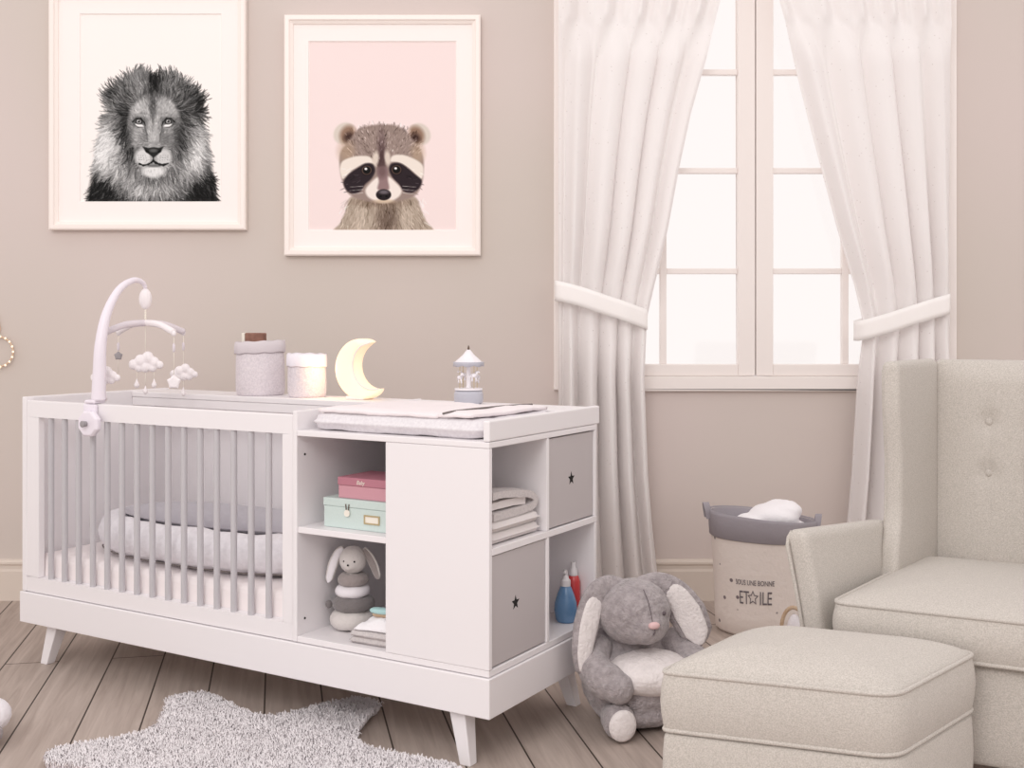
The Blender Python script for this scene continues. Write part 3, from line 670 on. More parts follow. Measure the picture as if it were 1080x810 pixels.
# ---------------------------------------------------------------- fabric baskets on the ledge
LZ = .9256
def fabric_basket(label, s, v, R, Hh, cuff, body, cuffm, tilt):
    root = thing('fabric_basket', label, 'basket', loc(s, v, LZ), 0, 'soft fabric baskets on the cot ledge')
    n = 48; ls = []; zc = Hh-cuff
    def ring_(r, z, k, am=.03): return [Vector((r*(1+am*math.sin(3*q+k)+.015*math.sin(7*q+2*k))*math.cos(q), .92*r*(1+am*math.sin(3*q+k)+.015*math.sin(5*q+k))*math.sin(q), z)) for q in [2*PI*i/n for i in range(n)]]
    prof = [(.05, 0), (.9, 0), (.96, .006), (1.0, .02), (1.0, Hh*.3), (.99, Hh*.55), (.97, zc), (.95, Hh-.006), (.93, Hh-.006), (.92, Hh*.5), (.9, .02), (.05, .016)]
    MB().loops([ring_(R*a, z, 1+z*4) for a, z in prof]).build('body', body, root, smooth=60)
    prof = [(.97, Hh-.008), (1.0, Hh-.001), (1.035, Hh-.004), (1.05, Hh-cuff*.5), (1.05, zc), (1.03, zc-.003), (1.02, zc+.002), (1.02, Hh-.012)]
    def rc(a, z):
        l = ring_(R*a, z, 2, .03); return [Vector((p.x, p.y, p.z+tilt*p.x+.0015*math.sin(9*i*2*PI/n))) for i, p in enumerate(l)] 
    ll = [rc(a, z) for a, z in prof]; ll.append(ll[0]); MB().loops(ll, False, False).build('folded_cuff', cuffm, root, smooth=180)
    return root
fabric_basket('larger pale grey fabric basket with darker folded cuff holding wooden blocks', .595, .555, .088, .198, .042, M['basket'], M['basketcuff'], .04)
fabric_basket('smaller pale fabric basket with white folded cuff beside the moon lamp', .818, .555, .068, .155, .044, M['basket'], M['basketwhite'], -.02)
def block(name, label, c, sx, sy, sz, rz, m, ends):
    root = thing(name, label, 'block', c, rz, 'wooden blocks in the fabric basket')
    MB().box((-sx, -sy, -sz), (sx, sy, sz)).build('block_body', m, root, bevel=.004)
    MB().box((-sx-.012, -sy*.98, -sz*.98), (-sx, sy*.98, sz*.98)).build('end_face', ends, root, bevel=.002)
c = loc(.575, .555, LZ+.207); block('wooden_block', 'brown wooden block with pale end poking out of larger fabric basket', c, .035, .02, .019, -.1, M['brownwood'], M['cream'])
c = loc(.60, .55, LZ+.152); block('wooden_block', 'lower wooden block mostly sunk inside the larger fabric basket', c, .045, .024, .030, -.4, M['wood'], M['wood'])

# ---------------------------------------------------------------- crescent moon lamp
moon = thing('moon_lamp', 'glowing crescent moon night lamp on the cot ledge', 'lamp', loc(1.075, .555, LZ), math.radians(-28))
oc = []; R1 = .104; cz = R1+.001
def circ3(a, b, c):
    ax, ay = a; bx, by = b; cx, cy = c; d = 2*(ax*(by-cy)+bx*(cy-ay)+cx*(ay-by))
    ux = ((ax*ax+ay*ay)*(by-cy)+(bx*bx+by*by)*(cy-ay)+(cx*cx+cy*cy)*(ay-by))/d; uy = ((ax*ax+ay*ay)*(cx-bx)+(bx*bx+by*by)*(ax-cx)+(cx*cx+cy*cy)*(bx-ax))/d
    return ux, uy, math.hypot(ax-ux, ay-uy)
def crescent(sc):
    P = []
    A0, A1 = 62, 322
    for k in range(41):
        a = math.radians(A0+(A1-A0)*k/40); P.append((R1*math.cos(a), cz+R1*math.sin(a)))
    t1, t2 = P[0], P[-1]; ux, uy, r = circ3(t1, t2, (-R1*.22, cz+.008))
    b0 = math.atan2(t2[1]-uy, t2[0]-ux) % (2*PI); b1 = math.atan2(t1[1]-uy, t1[0]-ux) % (2*PI)
    for k in range(1, 30): a = b0+(b1-b0)*k/30; P.append((ux+r*math.cos(a), uy+r*math.sin(a)))
    return P
P = crescent(1.0); NO = 40
outer = [Vector(p) for p in P[:41]]; inner = [Vector(P[0])]+[Vector(p) for p in P[41:]][::-1]+[Vector(P[40])]
def resample(L_, n):
    d_ = [0]
    for i in range(1, len(L_)): d_.append(d_[-1]+(L_[i]-L_[i-1]).length)
    return [Vector((float(np.interp(d_[-1]*k/n, d_, [p.x for p in L_])), float(np.interp(d_[-1]*k/n, d_, [p.y for p in L_])))) for k in range(n+1)]
outer = resample(outer, 48); inner = resample(inner, 48); ls = []
for k in range(1, 48):
    o_, i_ = outer[k], inner[k]; c_ = (o_+i_)/2; hw = (o_-i_)/2; th = .036*min(1, (min(k, 48-k)/7.0)**.6)
    ring_ = []
    for q in range(24):
        a = 2*PI*q/24; ca, sa = math.cos(a), math.sin(a); e_ = .45
        ring_.append(Vector((c_.x+hw.x*math.copysign(abs(ca)**e_, ca), th*math.copysign(abs(sa)**e_, sa), c_.y+hw.y*math.copysign(abs(ca)**e_, ca))))
    ls.append(ring_)
MB().loops(ls).build('shell', M['moon'], moon, smooth=70)
MB().tube([Vector((inner[k].x, -.035*min(1, (min(k, 48-k)/7.0)**.6), inner[k].y)) for k in range(2, 47)], .0028, 8).build('inner_rim', M['frame_white'], moon, smooth=180)
MB().loops([[Vector((x, y, z)) for x, y in ((-.055, -.033), (.02, -.033), (.02, .033), (-.055, .033))] for z in (0, .012)]).build('foot', M['frame_white'], moon, bevel=.004)
pl = bpy.data.lights.new('moon_glow', 'POINT'); pl.energy = .35; pl.color = (1, .62, .30); pl.shadow_soft_size = .04
po = bpy.data.objects.new('moon_glow', pl); COL.objects.link(po); po.parent = moon; po.location = (-.135, -.03, .10)

# ---------------------------------------------------------------- carousel
car = thing('carousel_music_box', 'small silver and white carousel music box with tiny horses', 'music box', loc(1.51, .545, LZ), 0)
MB().lathe([(.03, .004), (.044, .004), (.047, .010), (.047, .036), (.044, .040), (.045, .044), (.02, .046)], 36).build('base', M['silver'], car, smooth=35)
for k in range(6):
    a = 2*PI*k/6+.3; MB().ell((.038*math.cos(a), .038*math.sin(a), .005), (.007, .007, .005)).build('foot', M['silver'], car, smooth=180)
MB().lathe([(.01, .046), (.045, .046), (.045, .052), (.01, .053)], 36).build('platform', M['pearl'], car, smooth=35)
MB().lathe([(.009, .052), (.007, .06), (.008, .09), (.006, .12), (.009, .135)], 16).build('centre_column', M['pearl'], car, smooth=60)
m_ = MB(); n = 48; ls = []
for r, z in ((.006, .176), (.018, .160), (.040, .140), (.048, .134)): ls.append([Vector((r*(1+.04*abs(math.sin(4*q)))*math.cos(q), r*(1+.04*abs(math.sin(4*q)))*math.sin(q), z)) for q in [2*PI*i/n for i in range(n)]])
m_.loops(ls); m_.build('canopy', M['pearl'], car, smooth=60)
m_ = MB(); ls = [[Vector((.050*math.cos(q), .050*math.sin(q), z-(.005*abs(math.cos(4*q)) if z < .13 else 0))) for q in [2*PI*i/n for i in range(n)]] for z in (.137, .126)]
m_.loops(ls, True, False); v_ = m_.build('valance', M['silver'], car, smooth=40); v_.modifiers.new('s', 'SOLIDIFY').thickness = .002
MB().lathe([(.002, .174), (.004, .180), (.001, .190)], 10).build('finial', M['leg_wood'], car, smooth=60)
for k in range(4):
    a = 2*PI*k/4+.6; cx, cy = .033*math.cos(a), .033*math.sin(a); z0 = .088+.006*(k % 2); tx, ty = -math.sin(a), math.cos(a)
    q = lambda f_, h_: (cx+tx*f_, cy+ty*f_, z0+h_)
    h = MB(); h.ell(q(0, 0), (.008, .008, .0065)); h.tube([q(-.009, -.001), q(.009, 0)], [.006, .0065], 10)
    h.tube([q(.007, .002), q(.012, .011), q(.016, .013)], [.005, .0038, .003], 8); h.ell(q(.018, .010), (.004, .004, .003))
    for f_, g_ in ((.007, .012), (.005, .008), (-.006, -.010), (-.008, -.004)): h.tube([q(f_, -.003), q(f_+(g_-f_)*.5, -.012), q(g_, -.019)], [.0028, .002, .0018], 6)
    h.tube([q(-.009, .002), q(-.014, -.002), q(-.015, -.010)], [.002, .0018, .001], 6)
    h.build('horse', M['pearl'], car, smooth=180)
    MB().tube([(cx, cy, .052), (cx, cy, .134)], .0012, 6).build('horse_pole', M['brass'], car, smooth=60)

# ---------------------------------------------------------------- cot mobile
mb_s, mb_v = .367, .015
mob = thing('cot_mobile', 'white musical cot mobile with hanging clouds clamped to the front rail', 'cot mobile', loc(mb_s, mb_v, 0), -A)
MB().box((-.030, -.028, .845), (.030, -.014, .918)).build('clamp', M['lilac'], mob, bevel=.005)
MB().box((-.024, -.028, .9195), (.024, .022, .932)).build('clamp', M['lilac'], mob, bevel=.005)
kz = .855; m_ = MB(); P8 = [(math.cos(PI/8+PI*k/4)*.050+.020, math.sin(PI/8+PI*k/4)*.045+kz) for k in range(8)]
ls = [[Vector((p[0]*s_, y, kz+(p[1]-kz)*s_)) for p in P8] for y, s_ in ((-.029, .92), (-.033, 1), (-.046, 1), (-.052, .9))]
m_.loops(ls); m_.build('tightening_wheel', M['lilac'], mob, bevel=.003)
m_ = MB().tube([(.016, -.050, kz), (.016, -.054, kz), (.016, -.068, kz), (.016, -.070, kz)], [.009, .009, .011, .006], 14); m_.build('wheel_knob', M['grey_felt'], mob, smooth=50)
d = .211
arm = catmull([(.014, 0, .930), (.018, 0, 1.02), (.020, .004, 1.12), (.018, .03, 1.22), (.012, .085, 1.300), (.006, .15, 1.335), (.002, .195, 1.330), (0, d, 1.312)], 8)
rs = [interp(i/(len(arm)-1), [0, .25, .55, .8, 1], [.024, .020, .013, .009, .007]) for i in range(len(arm))]
MB().tube(arm, rs, 16).build('arm', M['lilac'], mob, smooth=180)
m_ = MB(); m_.ell((0, d, 1.272), (.022, .022, .037)); m_.build('music_disc', M['mobwhite'], mob, smooth=180)
MB().tube([(0, d, 1.312), (0, d, 1.305)], .006, 8).build('hook', M['lilac'], mob, smooth=60)
m_ = MB()
for k in range(5): m_.ell((0, d, 1.232-.009*k), (.004, .004, .006), nu=8, nv=6)
m_.build('hanging_cord', M['cream'], mob, smooth=180)
hz = 1.188
MB().ell((0, d, hz), (.011, .011, .009)).build('crossbar_hub', M['mobcloth'], mob, smooth=180)
def cloud(c, s_, name='hanging_cloud'):
    m_ = MB()
    for x, z, r in ((-.030, -.002, .018), (-.012, .008, .022), (.006, .016, .022), (.022, .004, .019), (.036, -.003, .014), (0, -.008, .020), (-.016, -.010, .016), (.018, -.010, .016)):
        m_.ell((c[0]+x*s_*1.0, c[1]+x*s_*.6, c[2]+z*s_*1.1), (r*s_*.86, r*s_*.7, r*s_*.86), nu=14, nv=10)
    return m_.build(name, M['mobwhite'], mob, remesh=.0028, sm=1)
def string(x, y, z0, z1): MB().tube([(x, y, z0), (x, y, z1)], .0012, 6).build('string', M['cream'], mob, smooth=180)
def star3(c, R, m, rz=.5):
    P = star_pts(5, R, R*.52); a = Matrix.Translation(c) @ Matrix.Rotation(rz, 4, 'Z')
    q0 = [a @ Vector((p[0]*.8, -.006, p[1]*.8)) for p in P]; q1 = [a @ Vector((p[0], 0, p[1])) for p in P]; q2 = [a @ Vector((p[0]*.8, .006, p[1]*.8)) for p in P]
    MB().loops([q0, q1, q2]).build('hanging_star', m, mob, smooth=60, sub=1)
def drop(c, s_=1): MB().lathe([(.001, .018*s_), (.004*s_, .008*s_), (.009*s_, -.002*s_), (.009*s_, -.008*s_), (.005*s_, -.014*s_), (.001, -.016*s_)], 14, c).build('hanging_drop', M['mobwhite'], mob, smooth=180)
RA = .160
ends = []
for k, a in enumerate((-16, 74, 164, 254)):
    q = math.radians(a+10); ex, ey = RA*math.cos(q), d+RA*math.sin(q); ends.append((ex, ey))
    path = catmull([(0, d, hz), (ex*.5, d+(ey-d)*.5, hz-.006), (ex, ey, hz-.032)], 8)
    MB().tube(path, [.0115]*len(path), 12).build('crossbar_arm', M['mobcloth'] if k % 2 else M['mobwhite'], mob, smooth=180)
    MB().ell((ex, ey, hz-.036), (.008, .008, .010)).build('end_bead', M['mobwhite'], mob, smooth=180)
string(0, d, hz, 1.08); cloud((0, d, 1.045), 1.2)
for dx in (-.026, .026): string(dx, d+dx*.6, 1.03, .985); drop((dx, d+dx*.6, .975))
string(0, d, 1.03, .965); drop((0, d, .952), .9)
for k, (ex, ey) in enumerate(ends):
    string(ex, ey, hz-.04, 1.01)
    MB().lathe([(.001, .016), (.005, .010), (.005, -.010), (.001, -.016)], 10, (ex, ey, hz-.085)).build('string_bead', M['mobcloth'], mob, smooth=180)
    if k in (1, 3): cloud((ex, ey, 1.005), 1.0); string(ex, ey, 1.0, .945); drop((ex, ey, .938))
    if k in (0, 2): star3((ex, ey, .985+.085*(k == 2)), .034 if k == 0 else .022, M['mobwhite'] if k == 0 else M['grey_felt'])

# ---------------------------------------------------------------- shelf contents
SZ = .5905
mint = thing('storage_box', 'mint green keepsake box with button closure under the pink box', 'box', loc(1.325, .05, SZ), -A, 'keepsake boxes on the shelf')
MB().box((0, 0, 0), (.25, .20, .062)).build('box_body', M['mint'], mint, bevel=.002)
MB().box((-.0015, -.0015, .0625), (.2515, .2015, .086)).build('lid', M['mint'], mint, bevel=.002)
MB().tube([(.090, -.0035, .046), (.090, -.006, .046)], .010, 18).build('button', M['cream'], mint, smooth=40)
for dx in (-.006, .006): MB().tube([(.090+dx*.6, -.003, .05), (.090+dx, -.003, .072)], .0016, 6).build('button_cord', M['leg_wood'], mint)
m_ = MB(); 
for a, b_ in (((.150, .020), (.206, .024)), ((.150, .042), (.206, .046)), ((.150, .024), (.154, .042)), ((.202, .024), (.206, .042))): m_.box((a[0], -.003, a[1]), (b_[0], 0, b_[1]))
m_.build('label_holder', M['brass'], mint)
MB().box((.154, -.0012, .024), (.202, .0005, .042)).build('label_card', M['cream'], mint)
pk = thing('storage_box', 'pink keepsake box with darker lid stacked on the mint green box', 'box', loc(1.368, .060, SZ+.0865), -A, 'keepsake boxes on the shelf')
MB().box((.002, .002, 0), (.203, .158, .037)).build('box_body', M['pink'], pk, bevel=.002)
MB().box((0, 0, .0375), (.205, .16, .061)).build('lid', M['pinkdark'], pk, bevel=.002)
def text_mesh(body, size, ext=0.0003):
    cu = bpy.data.curves.new('t', 'FONT'); cu.body = body; cu.size = size; cu.align_x = 'CENTER'; cu.extrude = ext; cu.resolution_u = 3
    o = bpy.data.objects.new('t', cu); COL.objects.link(o); bpy.context.view_layer.update()
    me = bpy.data.meshes.new_from_object(o.evaluated_get(bpy.context.evaluated_depsgraph_get())); bpy.data.objects.remove(o)
    vs = [v.co.copy() for v in me.vertices]; fs = [tuple(p.vertices) for p in me.polygons]; return vs, fs
vs, fs = text_mesh('Baby', .017)
m_ = MB().add([(v.x*.9+.085+v.y*.25, -.0006-v.z, .043+v.y) for v in vs], fs); m_.build('lid_lettering', M['cream'], pk)

# stacking rabbit toy
tc = loc(1.352, .150, .271)
toy = thing('stacking_rabbit_toy', 'small grey stacking ring toy with floppy eared rabbit head on lower shelf', 'toy', tc, -.25)
def torus(cz_, R_, r_, m, name, sx=1, dx=0):
    m_ = MB(); ls = []
    for i in range(36):
        a = 2*PI*i/36; ls.append([Vector((dx+(R_+r_*math.cos(q))*math.cos(a)*sx, (R_+r_*math.cos(q))*math.sin(a), cz_+r_*.9*math.sin(q)*(1+.05*math.sin(5*a)))) for q in [2*PI*k/16 for k in range(16)]])
    ls.append(ls[0]); m_.loops(ls, False, False); m_.build(name, m, toy, smooth=180, disp=.003, dscale=.02)
torus(.030, .038, .031, M['pl1'], 'ring', 1.0); torus(.077, .036, .025, M['pl3'], 'ring', 1.05, .003); torus(.114, .034, .019, M['plw'], 'ring', 1.0, 0); torus(.148, .026, .021, M['pl2'], 'ring', 1.0, .002)
MB().tube([(0, 0, .01), (0, 0, .17)], .018, 12).build('centre_post', M['pl1'], toy, smooth=60)
MB().ell((-.073, -.01, .070), (.011, .010, .012)).build('paw', M['pl3'], toy, smooth=180)
hd = MB(); hd.ell((.003, -.005, .207), (.042, .038, .042)); hd.ell((.003, -.030, .195), (.022, .018, .017)); head = hd.build('head', M['pl1'], toy, remesh=.003, sm=5)
def flat_ear(path, w_, th, m_out, m_in, par, nrm, st=.03):
    """ear lofted along path; w_ widths; nrm: facing direction of the inner side"""
    path = [Vector(p) for p in path]; ls = []; li = []; nrm = Vector(nrm).normalized(); n_ = len(path)
    for i, p in enumerate(path):
        d_ = (path[min(i+1, n_-1)]-path[max(i-1, 0)]).normalized(); sd = d_.cross(nrm).normalized(); nn = sd.cross(d_).normalized(); W_ = w_[i]
        ls.append([p+sd*W_*math.cos(q)+nn*th*(-.35+math.sin(q)*1.0) for q in [2*PI*k/16 for k in range(16)]])
        li.append([p+sd*W_*.72*math.cos(q)+nn*th*(.42+math.sin(q)*.35) for q in [2*PI*k/16 for k in range(16)]])
    e = MB().loops(ls).build('ear', m_out, par, smooth=180)
    k0 = max(1, int(st*n_)); nl = len(li)-1-k0
    for j_ in range(4):
        l_ = li[k0+j_]; c_ = sum(l_, Vector())/16; li[k0+j_] = [c_+(q_-c_)*(.45, .7, .88, .97)[j_] for q_ in l_] if st > .1 else l_
    MB().loops(li[k0:-1]).build('inner_ear', m_in, e, smooth=180)
def ear_path(P, Wd, n=6):
    c_ = catmull(P, n); m2 = len(c_); return c_, [max(.002, interp(i/(m2-1), np.linspace(0, 1, len(Wd)), Wd)) for i in range(m2)]
p_, w_ = ear_path([(-.028, 0, .238), (-.045, -.004, .225), (-.060, -.008, .190), (-.070, -.012, .150), (-.073, -.014, .135)], [.010, .013, .015, .012, .002]); flat_ear(p_, w_, .006, M['pl1'], M['plw'], toy, (.35, -1, 0))
p_, w_ = ear_path([(.034, 0, .238), (.052, -.004, .222), (.068, -.006, .195), (.082, -.01, .165), (.087, -.012, .155)], [.010, .013, .016, .012, .002]); flat_ear(p_, w_, .006, M['pl1'], M['plush_in'] if 'plush_in' in M else M['pl2'], toy, (-.3, -1, .1))
for dx in (-.015, .018): MB().ell((dx+.003, -.0385, .208), (.0032, .0025, .0032), nu=10, nv=8).build('eye', M['eye'], toy, smooth=180)
MB().ell((.005, -.0495, .199), (.0036, .003, .003), nu=10, nv=8).build('nose', M['eye'], toy, smooth=180)

def folded(name, label, cat, root_loc, rz, W_, D_, H_, layers, m, grp=None, wob=.004):
    """a folded cloth: serpentine section extruded with rounded folds"""
    root = thing(name, label, cat, root_loc, rz, grp); t_ = H_/layers
    for k in range(layers):
        ol = round_poly([(-W_/2+.003*random.random(), -D_/2+.004*random.random()), (W_/2-.004*random.random(), -D_/2), (W_/2, D_/2), (-W_/2, D_/2)], .012, 5)
        c_, tp_, bt_ = cushion(ol, k*t_+.0004, (k+1)*t_-.0002, dome=.002, bulge=t_*.25, er=t_*.42)
        c_.build('fold', m, root, smooth=180, disp=wob, dscale=.05)
    return root
fz = .2708
folded('folded_muslin', 'folded pale speckled cloth lying on the bottom shelf beside the ring toy', 'cloth', loc(1.512, .112, fz), -A+.05, .155, .17, .034, 2, M['towel'], 'folded cloths on the bottom shelf')
wt = thing('white_washcloth', 'rumpled white washcloth on top of the folded speckled cloth', 'cloth', loc(1.515, .105, fz+.0365), -A+.1)
m_ = MB(); NX = 30; NY = 24; vs = []
for j in range(NY+1):
    for i in range(NX+1):
        u, v = i/NX-.5, j/NY-.5; x = u*.145; y = v*.13
        z = .010+.024*math.exp(-((u-.1)/.35)**2-(v/.45)**2)+.010*noise.noise(Vector((u*4, v*4, 1)))+.006*abs(math.sin(6*u+4*v))
        e_ = min(.5-abs(u), .5-abs(v)); z = z*min(1, e_*7)+.003
        vs.append((x+.008*noise.noise(Vector((v*4, 1, 2))), y+.008*noise.noise(Vector((u*4, 5, 2))), z))
m_.add(vs, [(j*(NX+1)+i, j*(NX+1)+i+1, (j+1)*(NX+1)+i+1, (j+1)*(NX+1)+i) for j in range(NY) for i in range(NX)])
o = m_.build('cloth_folds', M['wtowel'], wt, smooth=180); o.modifiers.new('s', 'SOLIDIFY').thickness = .004
br = thing('baby_brush', 'small baby brush with mint back and wooden bristle block on the washcloth', 'brush', loc(1.512, .080, fz+.078), -A+.1)
m_ = MB(); m_.ell((0, 0, .010), (.036, .017, .009), e=.8); m_.tube([(.02, 0, .008), (.055, 0, .007)], [.006, .005], 10); m_.build('handle', M['mintbrush'], br, remesh=.002, sm=3)
m_ = MB(); m_.ell((0, 0, -.001), (.026, .012, .006), e=.6); m_.build('bristle_block', M['wood'], br, smooth=180)

# upper cubby blankets
folded('folded_blanket', 'folded grey cotton blanket at the bottom of the upper cubbyhole stack', 'blanket', loc(1.812, .168, .5918), -A, .20, .255, .060, 2, M['towel2'], 'folded blankets in the cubbyhole', .002)
tb = thing('folded_blanket', 'looped grey waffle blanket on top of the cubbyhole stack', 'blanket', loc(1.815, .166, .6555), -A, 'folded blankets in the cubbyhole')
# draped layer: thick rolled sheet along v with rounded fold at far end
def rolled(par, x0, x1, prof, th, m, name, d_=.005):
    pr = catmull([(0, p[0], p[1]) for p in prof], 8); ls = []
    up_, dn = [], []
    for i, p in enumerate(pr):
        tt = (pr[min(i+1, len(pr)-1)]-pr[max(i-1, 0)]).normalized(); nn = Vector((0, -tt.z, tt.y)); up_.append(p+nn*th/2); dn.append(p-nn*th/2)
    loop = up_+dn[::-1]
    NXX = 10
    for k in range(NXX+1):
        x = x0+(x1-x0)*k/NXX; ls.append([Vector((x, q.y, q.z+.002*math.sin(k))) for q in loop])
    return MB().loops(ls).build(name, m, par, smooth=60, disp=d_, dscale=.05)
rolled(tb, -.095, .095, [(-.115, .068), (-.05, .066), (.03, .058), (.09, .048), (.118, .032), (.105, .016), (.05, .010), (-.11, .010)], .020, M['towel'], 'looped_layer')
rolled(tb, -.085, .085, [(-.11, .038), (-.03, .038), (.03, .036), (.075, .032)], .020, M['towel2'], 'inner_layer')

# bottles
def bottle(name, label, s, v, prof, m, capprof, nozzle, sc=1, ell_=1):
    root = thing(name, label, 'bottle', loc(s, v, .2708), -.3, 'baby care bottles in the lower cubbyhole')
    MB().lathe([(r*sc, z*sc) for r, z in prof], 28, ey=ell_).build('bottle_body', m, root, smooth=50)
    MB().lathe([(r*sc, z*sc) for r, z in capprof], 20).build('collar', M['cap'], root, smooth=50)
    if nozzle:
        zt = capprof[-1][1]*sc; MB().tube([(0, 0, zt-.006), (0, 0, zt+.010), (0, -.004, zt+.014), (0, -.020, zt+.012)], [.006, .006, .006, .004], 10).build('pump', M['cap'], root, smooth=60)
    return root
bottle('pump_bottle', 'round blue liquid bottle with pale pump in the lower cubbyhole', 1.866, .545,
       [(.005, 0), (.026, 0), (.031, .006), (.036, .035), (.034, .060), (.026, .085), (.018, .105), (.013, .112)], M['blue'], [(.015, .110), (.015, .128), (.010, .132), (.008, .142)], True, 1.0, .8)
bottle('wash_bottle', 'tall red wash bottle with white cap behind the blue bottle', 1.868, .600-.008,
       [(.005, 0), (.018, 0), (.021, .006), (.0215, .06), (.021, .115), (.017, .130), (.011, .136)], M['red'], [(.013, .134), (.013, .152), (.008, .158), (.007, .176)], False, 1.0, .8)

# ---------------------------------------------------------------- big plush rabbit
rb = thing('plush_rabbit_seat', 'large grey plush rabbit seat with white lap on floor beside the cot', 'plush rabbit', (.376, 3.40, 0), math.radians(17))
# body ring seat: low tub with back support
m_ = MB(); m_.ell((0, .02, .115), (.165, .155, .115)); m_.ell((0, .07, .20), (.125, .085, .11)); m_.ell((0, 0, .05), (.14, .13, .05))
m_.build('body', M['bun'], rb, remesh=.007, sm=6, disp=.010, dscale=.035)
m_ = MB(); m_.ell((.01, -.060, .165), (.138, .118, .062)); m_.ell((.06, -.07, .165), (.09, .08, .045)); m_.build('lap_cushion', M['bunw'], rb, remesh=.006, sm=5, disp=.008, dscale=.05)
m_ = MB(); m_.ell((-.02, -.010, .335), (.112, .102, .096)); m_.ell((-.01, -.070, .305), (.066, .058, .052)); m_.ell((-.05, -.050, .305), (.050, .050, .045)); m_.ell((.025, -.055, .305), (.048, .045, .042))
m_.build('head', M['bun'], rb, remesh=.006, sm=6, disp=.008, dscale=.03)
MB().ell((-.006, -.127, .320), (.017, .010, .010), e=.85).build('nose', M['nose'], rb, smooth=180)
for sx in (-1, 1):
    MB().ell((-.012+sx*.052, -.096, .345), (.0060, .0045, .0065)).build('eye', M['thread'], rb, smooth=180)
MB().tube([(-.006, -.133, .311), (-.006, -.133, .302), (-.008, -.128, .294)], .0015, 6).build('mouth_stitch', M['thread'], rb)
MB().tube(catmull([(-.008, -.121, .331), (-.010, -.112, .356), (-.013, -.100, .385), (-.016, -.075, .412)], 6), .0012, 6).build('head_seam', M['thread'], rb)
for sx in (-1, 1):
    m_ = MB(); pts = catmull([(sx*.105, .04, .235), (sx*.150, -.01, .200), (sx*.150, -.075, .172), (sx*.115, -.125, .150)], 6); k_ = len(pts)
    m_.tube(pts, [interp(i/(k_-1), [0, .4, .8, 1], [.042, .050, .054, .040]) for i in range(k_)], 18); m_.ell(pts[-1], (.046, .044, .045)); 
    m_.build('arm', M['bun'], rb, remesh=.007, sm=4, disp=.008, dscale=.035)
    m_ = MB(); pts = [(sx*.085, -.03, .055), (sx*.105, -.085, .052), (sx*.112, -.120, .055)]; m_.tube(pts, [.040, .048, .046], 18); m_.ell(pts[-1], (.048, .040, .052)); m_.ell((sx*.085, -.02, .05), (.042, .04, .042))
    lg = m_.build('foot', M['bun'], rb, remesh=.007, sm=4, disp=.006, dscale=.035)
    m_ = MB(); m_.ell((sx*.113, -.152, .052), (.042, .016, .045)); m_.build('foot_sole', M['bunw'], lg, smooth=180)
p_, w_ = ear_path([(-.050, .01, .395), (-.100, -.004, .404), (-.142, -.014, .378), (-.172, -.030, .310), (-.192, -.045, .235), (-.202, -.050, .180)], [.034, .040, .044, .046, .036, .008]); flat_ear(p_, w_, .017, M['bun'], M['bunw'], rb, (.25, -1, .0), .36)
p_, w_ = ear_path([(.010, .01, .397), (.062, .0, .404), (.110, -.012, .378), (.148, -.025, .320), (.172, -.038, .262), (.180, -.044, .225)], [.032, .038, .046, .058, .050, .008]); flat_ear(p_, w_, .017, M['bun'], M['bunw'], rb, (-.35, -1, .15), .30)

# ---------------------------------------------------------------- star rug
rc = Vector((-.735, 3.17, 0))
tips = [(-1.245, 3.08), (-1.03, 3.57), (-.44, 3.52), (-.15, 2.93), (-.76, 2.60)]
inns = [(-1.04, 3.27), (-.735, 3.385), (-.425, 3.17), (-.46, 2.86), (-1.0, 2.90)]
outl = []
for i in range(5):
    tp_ = Vector((*tips[i], 0)); pi_ = Vector((*inns[i-1], 0)); ni_ = Vector((*inns[i], 0)); d_ = (tp_-rc).normalized(); sd = Vector((-d_.y, d_.x, 0))
    # rounded tip
    outl += [ni_*0+tp_-d_*.075+sd*.082*(-1 if (sd.dot(pi_-tp_) < 0) else 1), tp_-sd*0+d_*0+sd*.045*(-1 if (sd.dot(pi_-tp_) < 0) else 1), tp_+sd*.045*(1 if (sd.dot(pi_-tp_) < 0) else -1), tp_-d_*.075+sd*.082*(1 if (sd.dot(pi_-tp_) < 0) else -1), ni_]
outl = catmull(outl, 5, closed=True)
rug = thing('star_rug', 'pale grey shaggy star shaped rug on the floor in front of the cot', 'rug', rc, 0)
ol = [Vector((p.x-rc.x, p.y-rc.y)) for p in outl]
MB().loops([[Vector((p.x*.985, p.y*.985, z)) for p in ol] for z in (.001, .010)]).build('backing', M['rug'], rug)
P_ = np.array([(p.x, p.y) for p in ol])
def inside(x, y):
    ins = np.zeros(x.shape, bool); n_ = len(P_)
    for i in range(n_):
        x1, y1 = P_[i]; x2, y2 = P_[(i+1) % n_]
        if y1 == y2: continue
        ins ^= ((y1 > y) != (y2 > y)) & (x < (x2-x1)*(y-y1)/(y2-y1)+x1)
    return ins
rg = np.random.RandomState(2); NT = 120000
xy = rg.uniform(-.62, .62, (NT, 2)); xy = xy[inside(xy[:, 0], xy[:, 1])]; nt_ = len(xy)
az = rg.uniform(0, 2*PI, nt_); ln_ = rg.uniform(.008, .018, nt_); hh = rg.uniform(.016, .026, nt_); wd = rg.uniform(.0014, .0024, nt_)
base = np.concatenate([xy, np.full((nt_, 1), .006)], 1); dr = np.stack([np.cos(az), np.sin(az), 0*az], 1); sd = np.stack([-np.sin(az), np.cos(az), 0*az], 1); up = np.array([0, 0, 1.])
V = []; 
for k, (f_, h_, ww) in enumerate(((0, 0, 1), (.25, .6, 1.1), (.65, 1.0, .9), (1.0, .72, .35))):
    c_ = base+dr*(ln_*f_)[:, None]+up*(hh*h_)[:, None]
    V += [c_-sd*(wd*ww)[:, None], c_+sd*(wd*ww)[:, None]+up*.0012]
V = np.stack(V, 1).reshape(-1, 3); b0 = (np.arange(nt_)*8)[:, None]
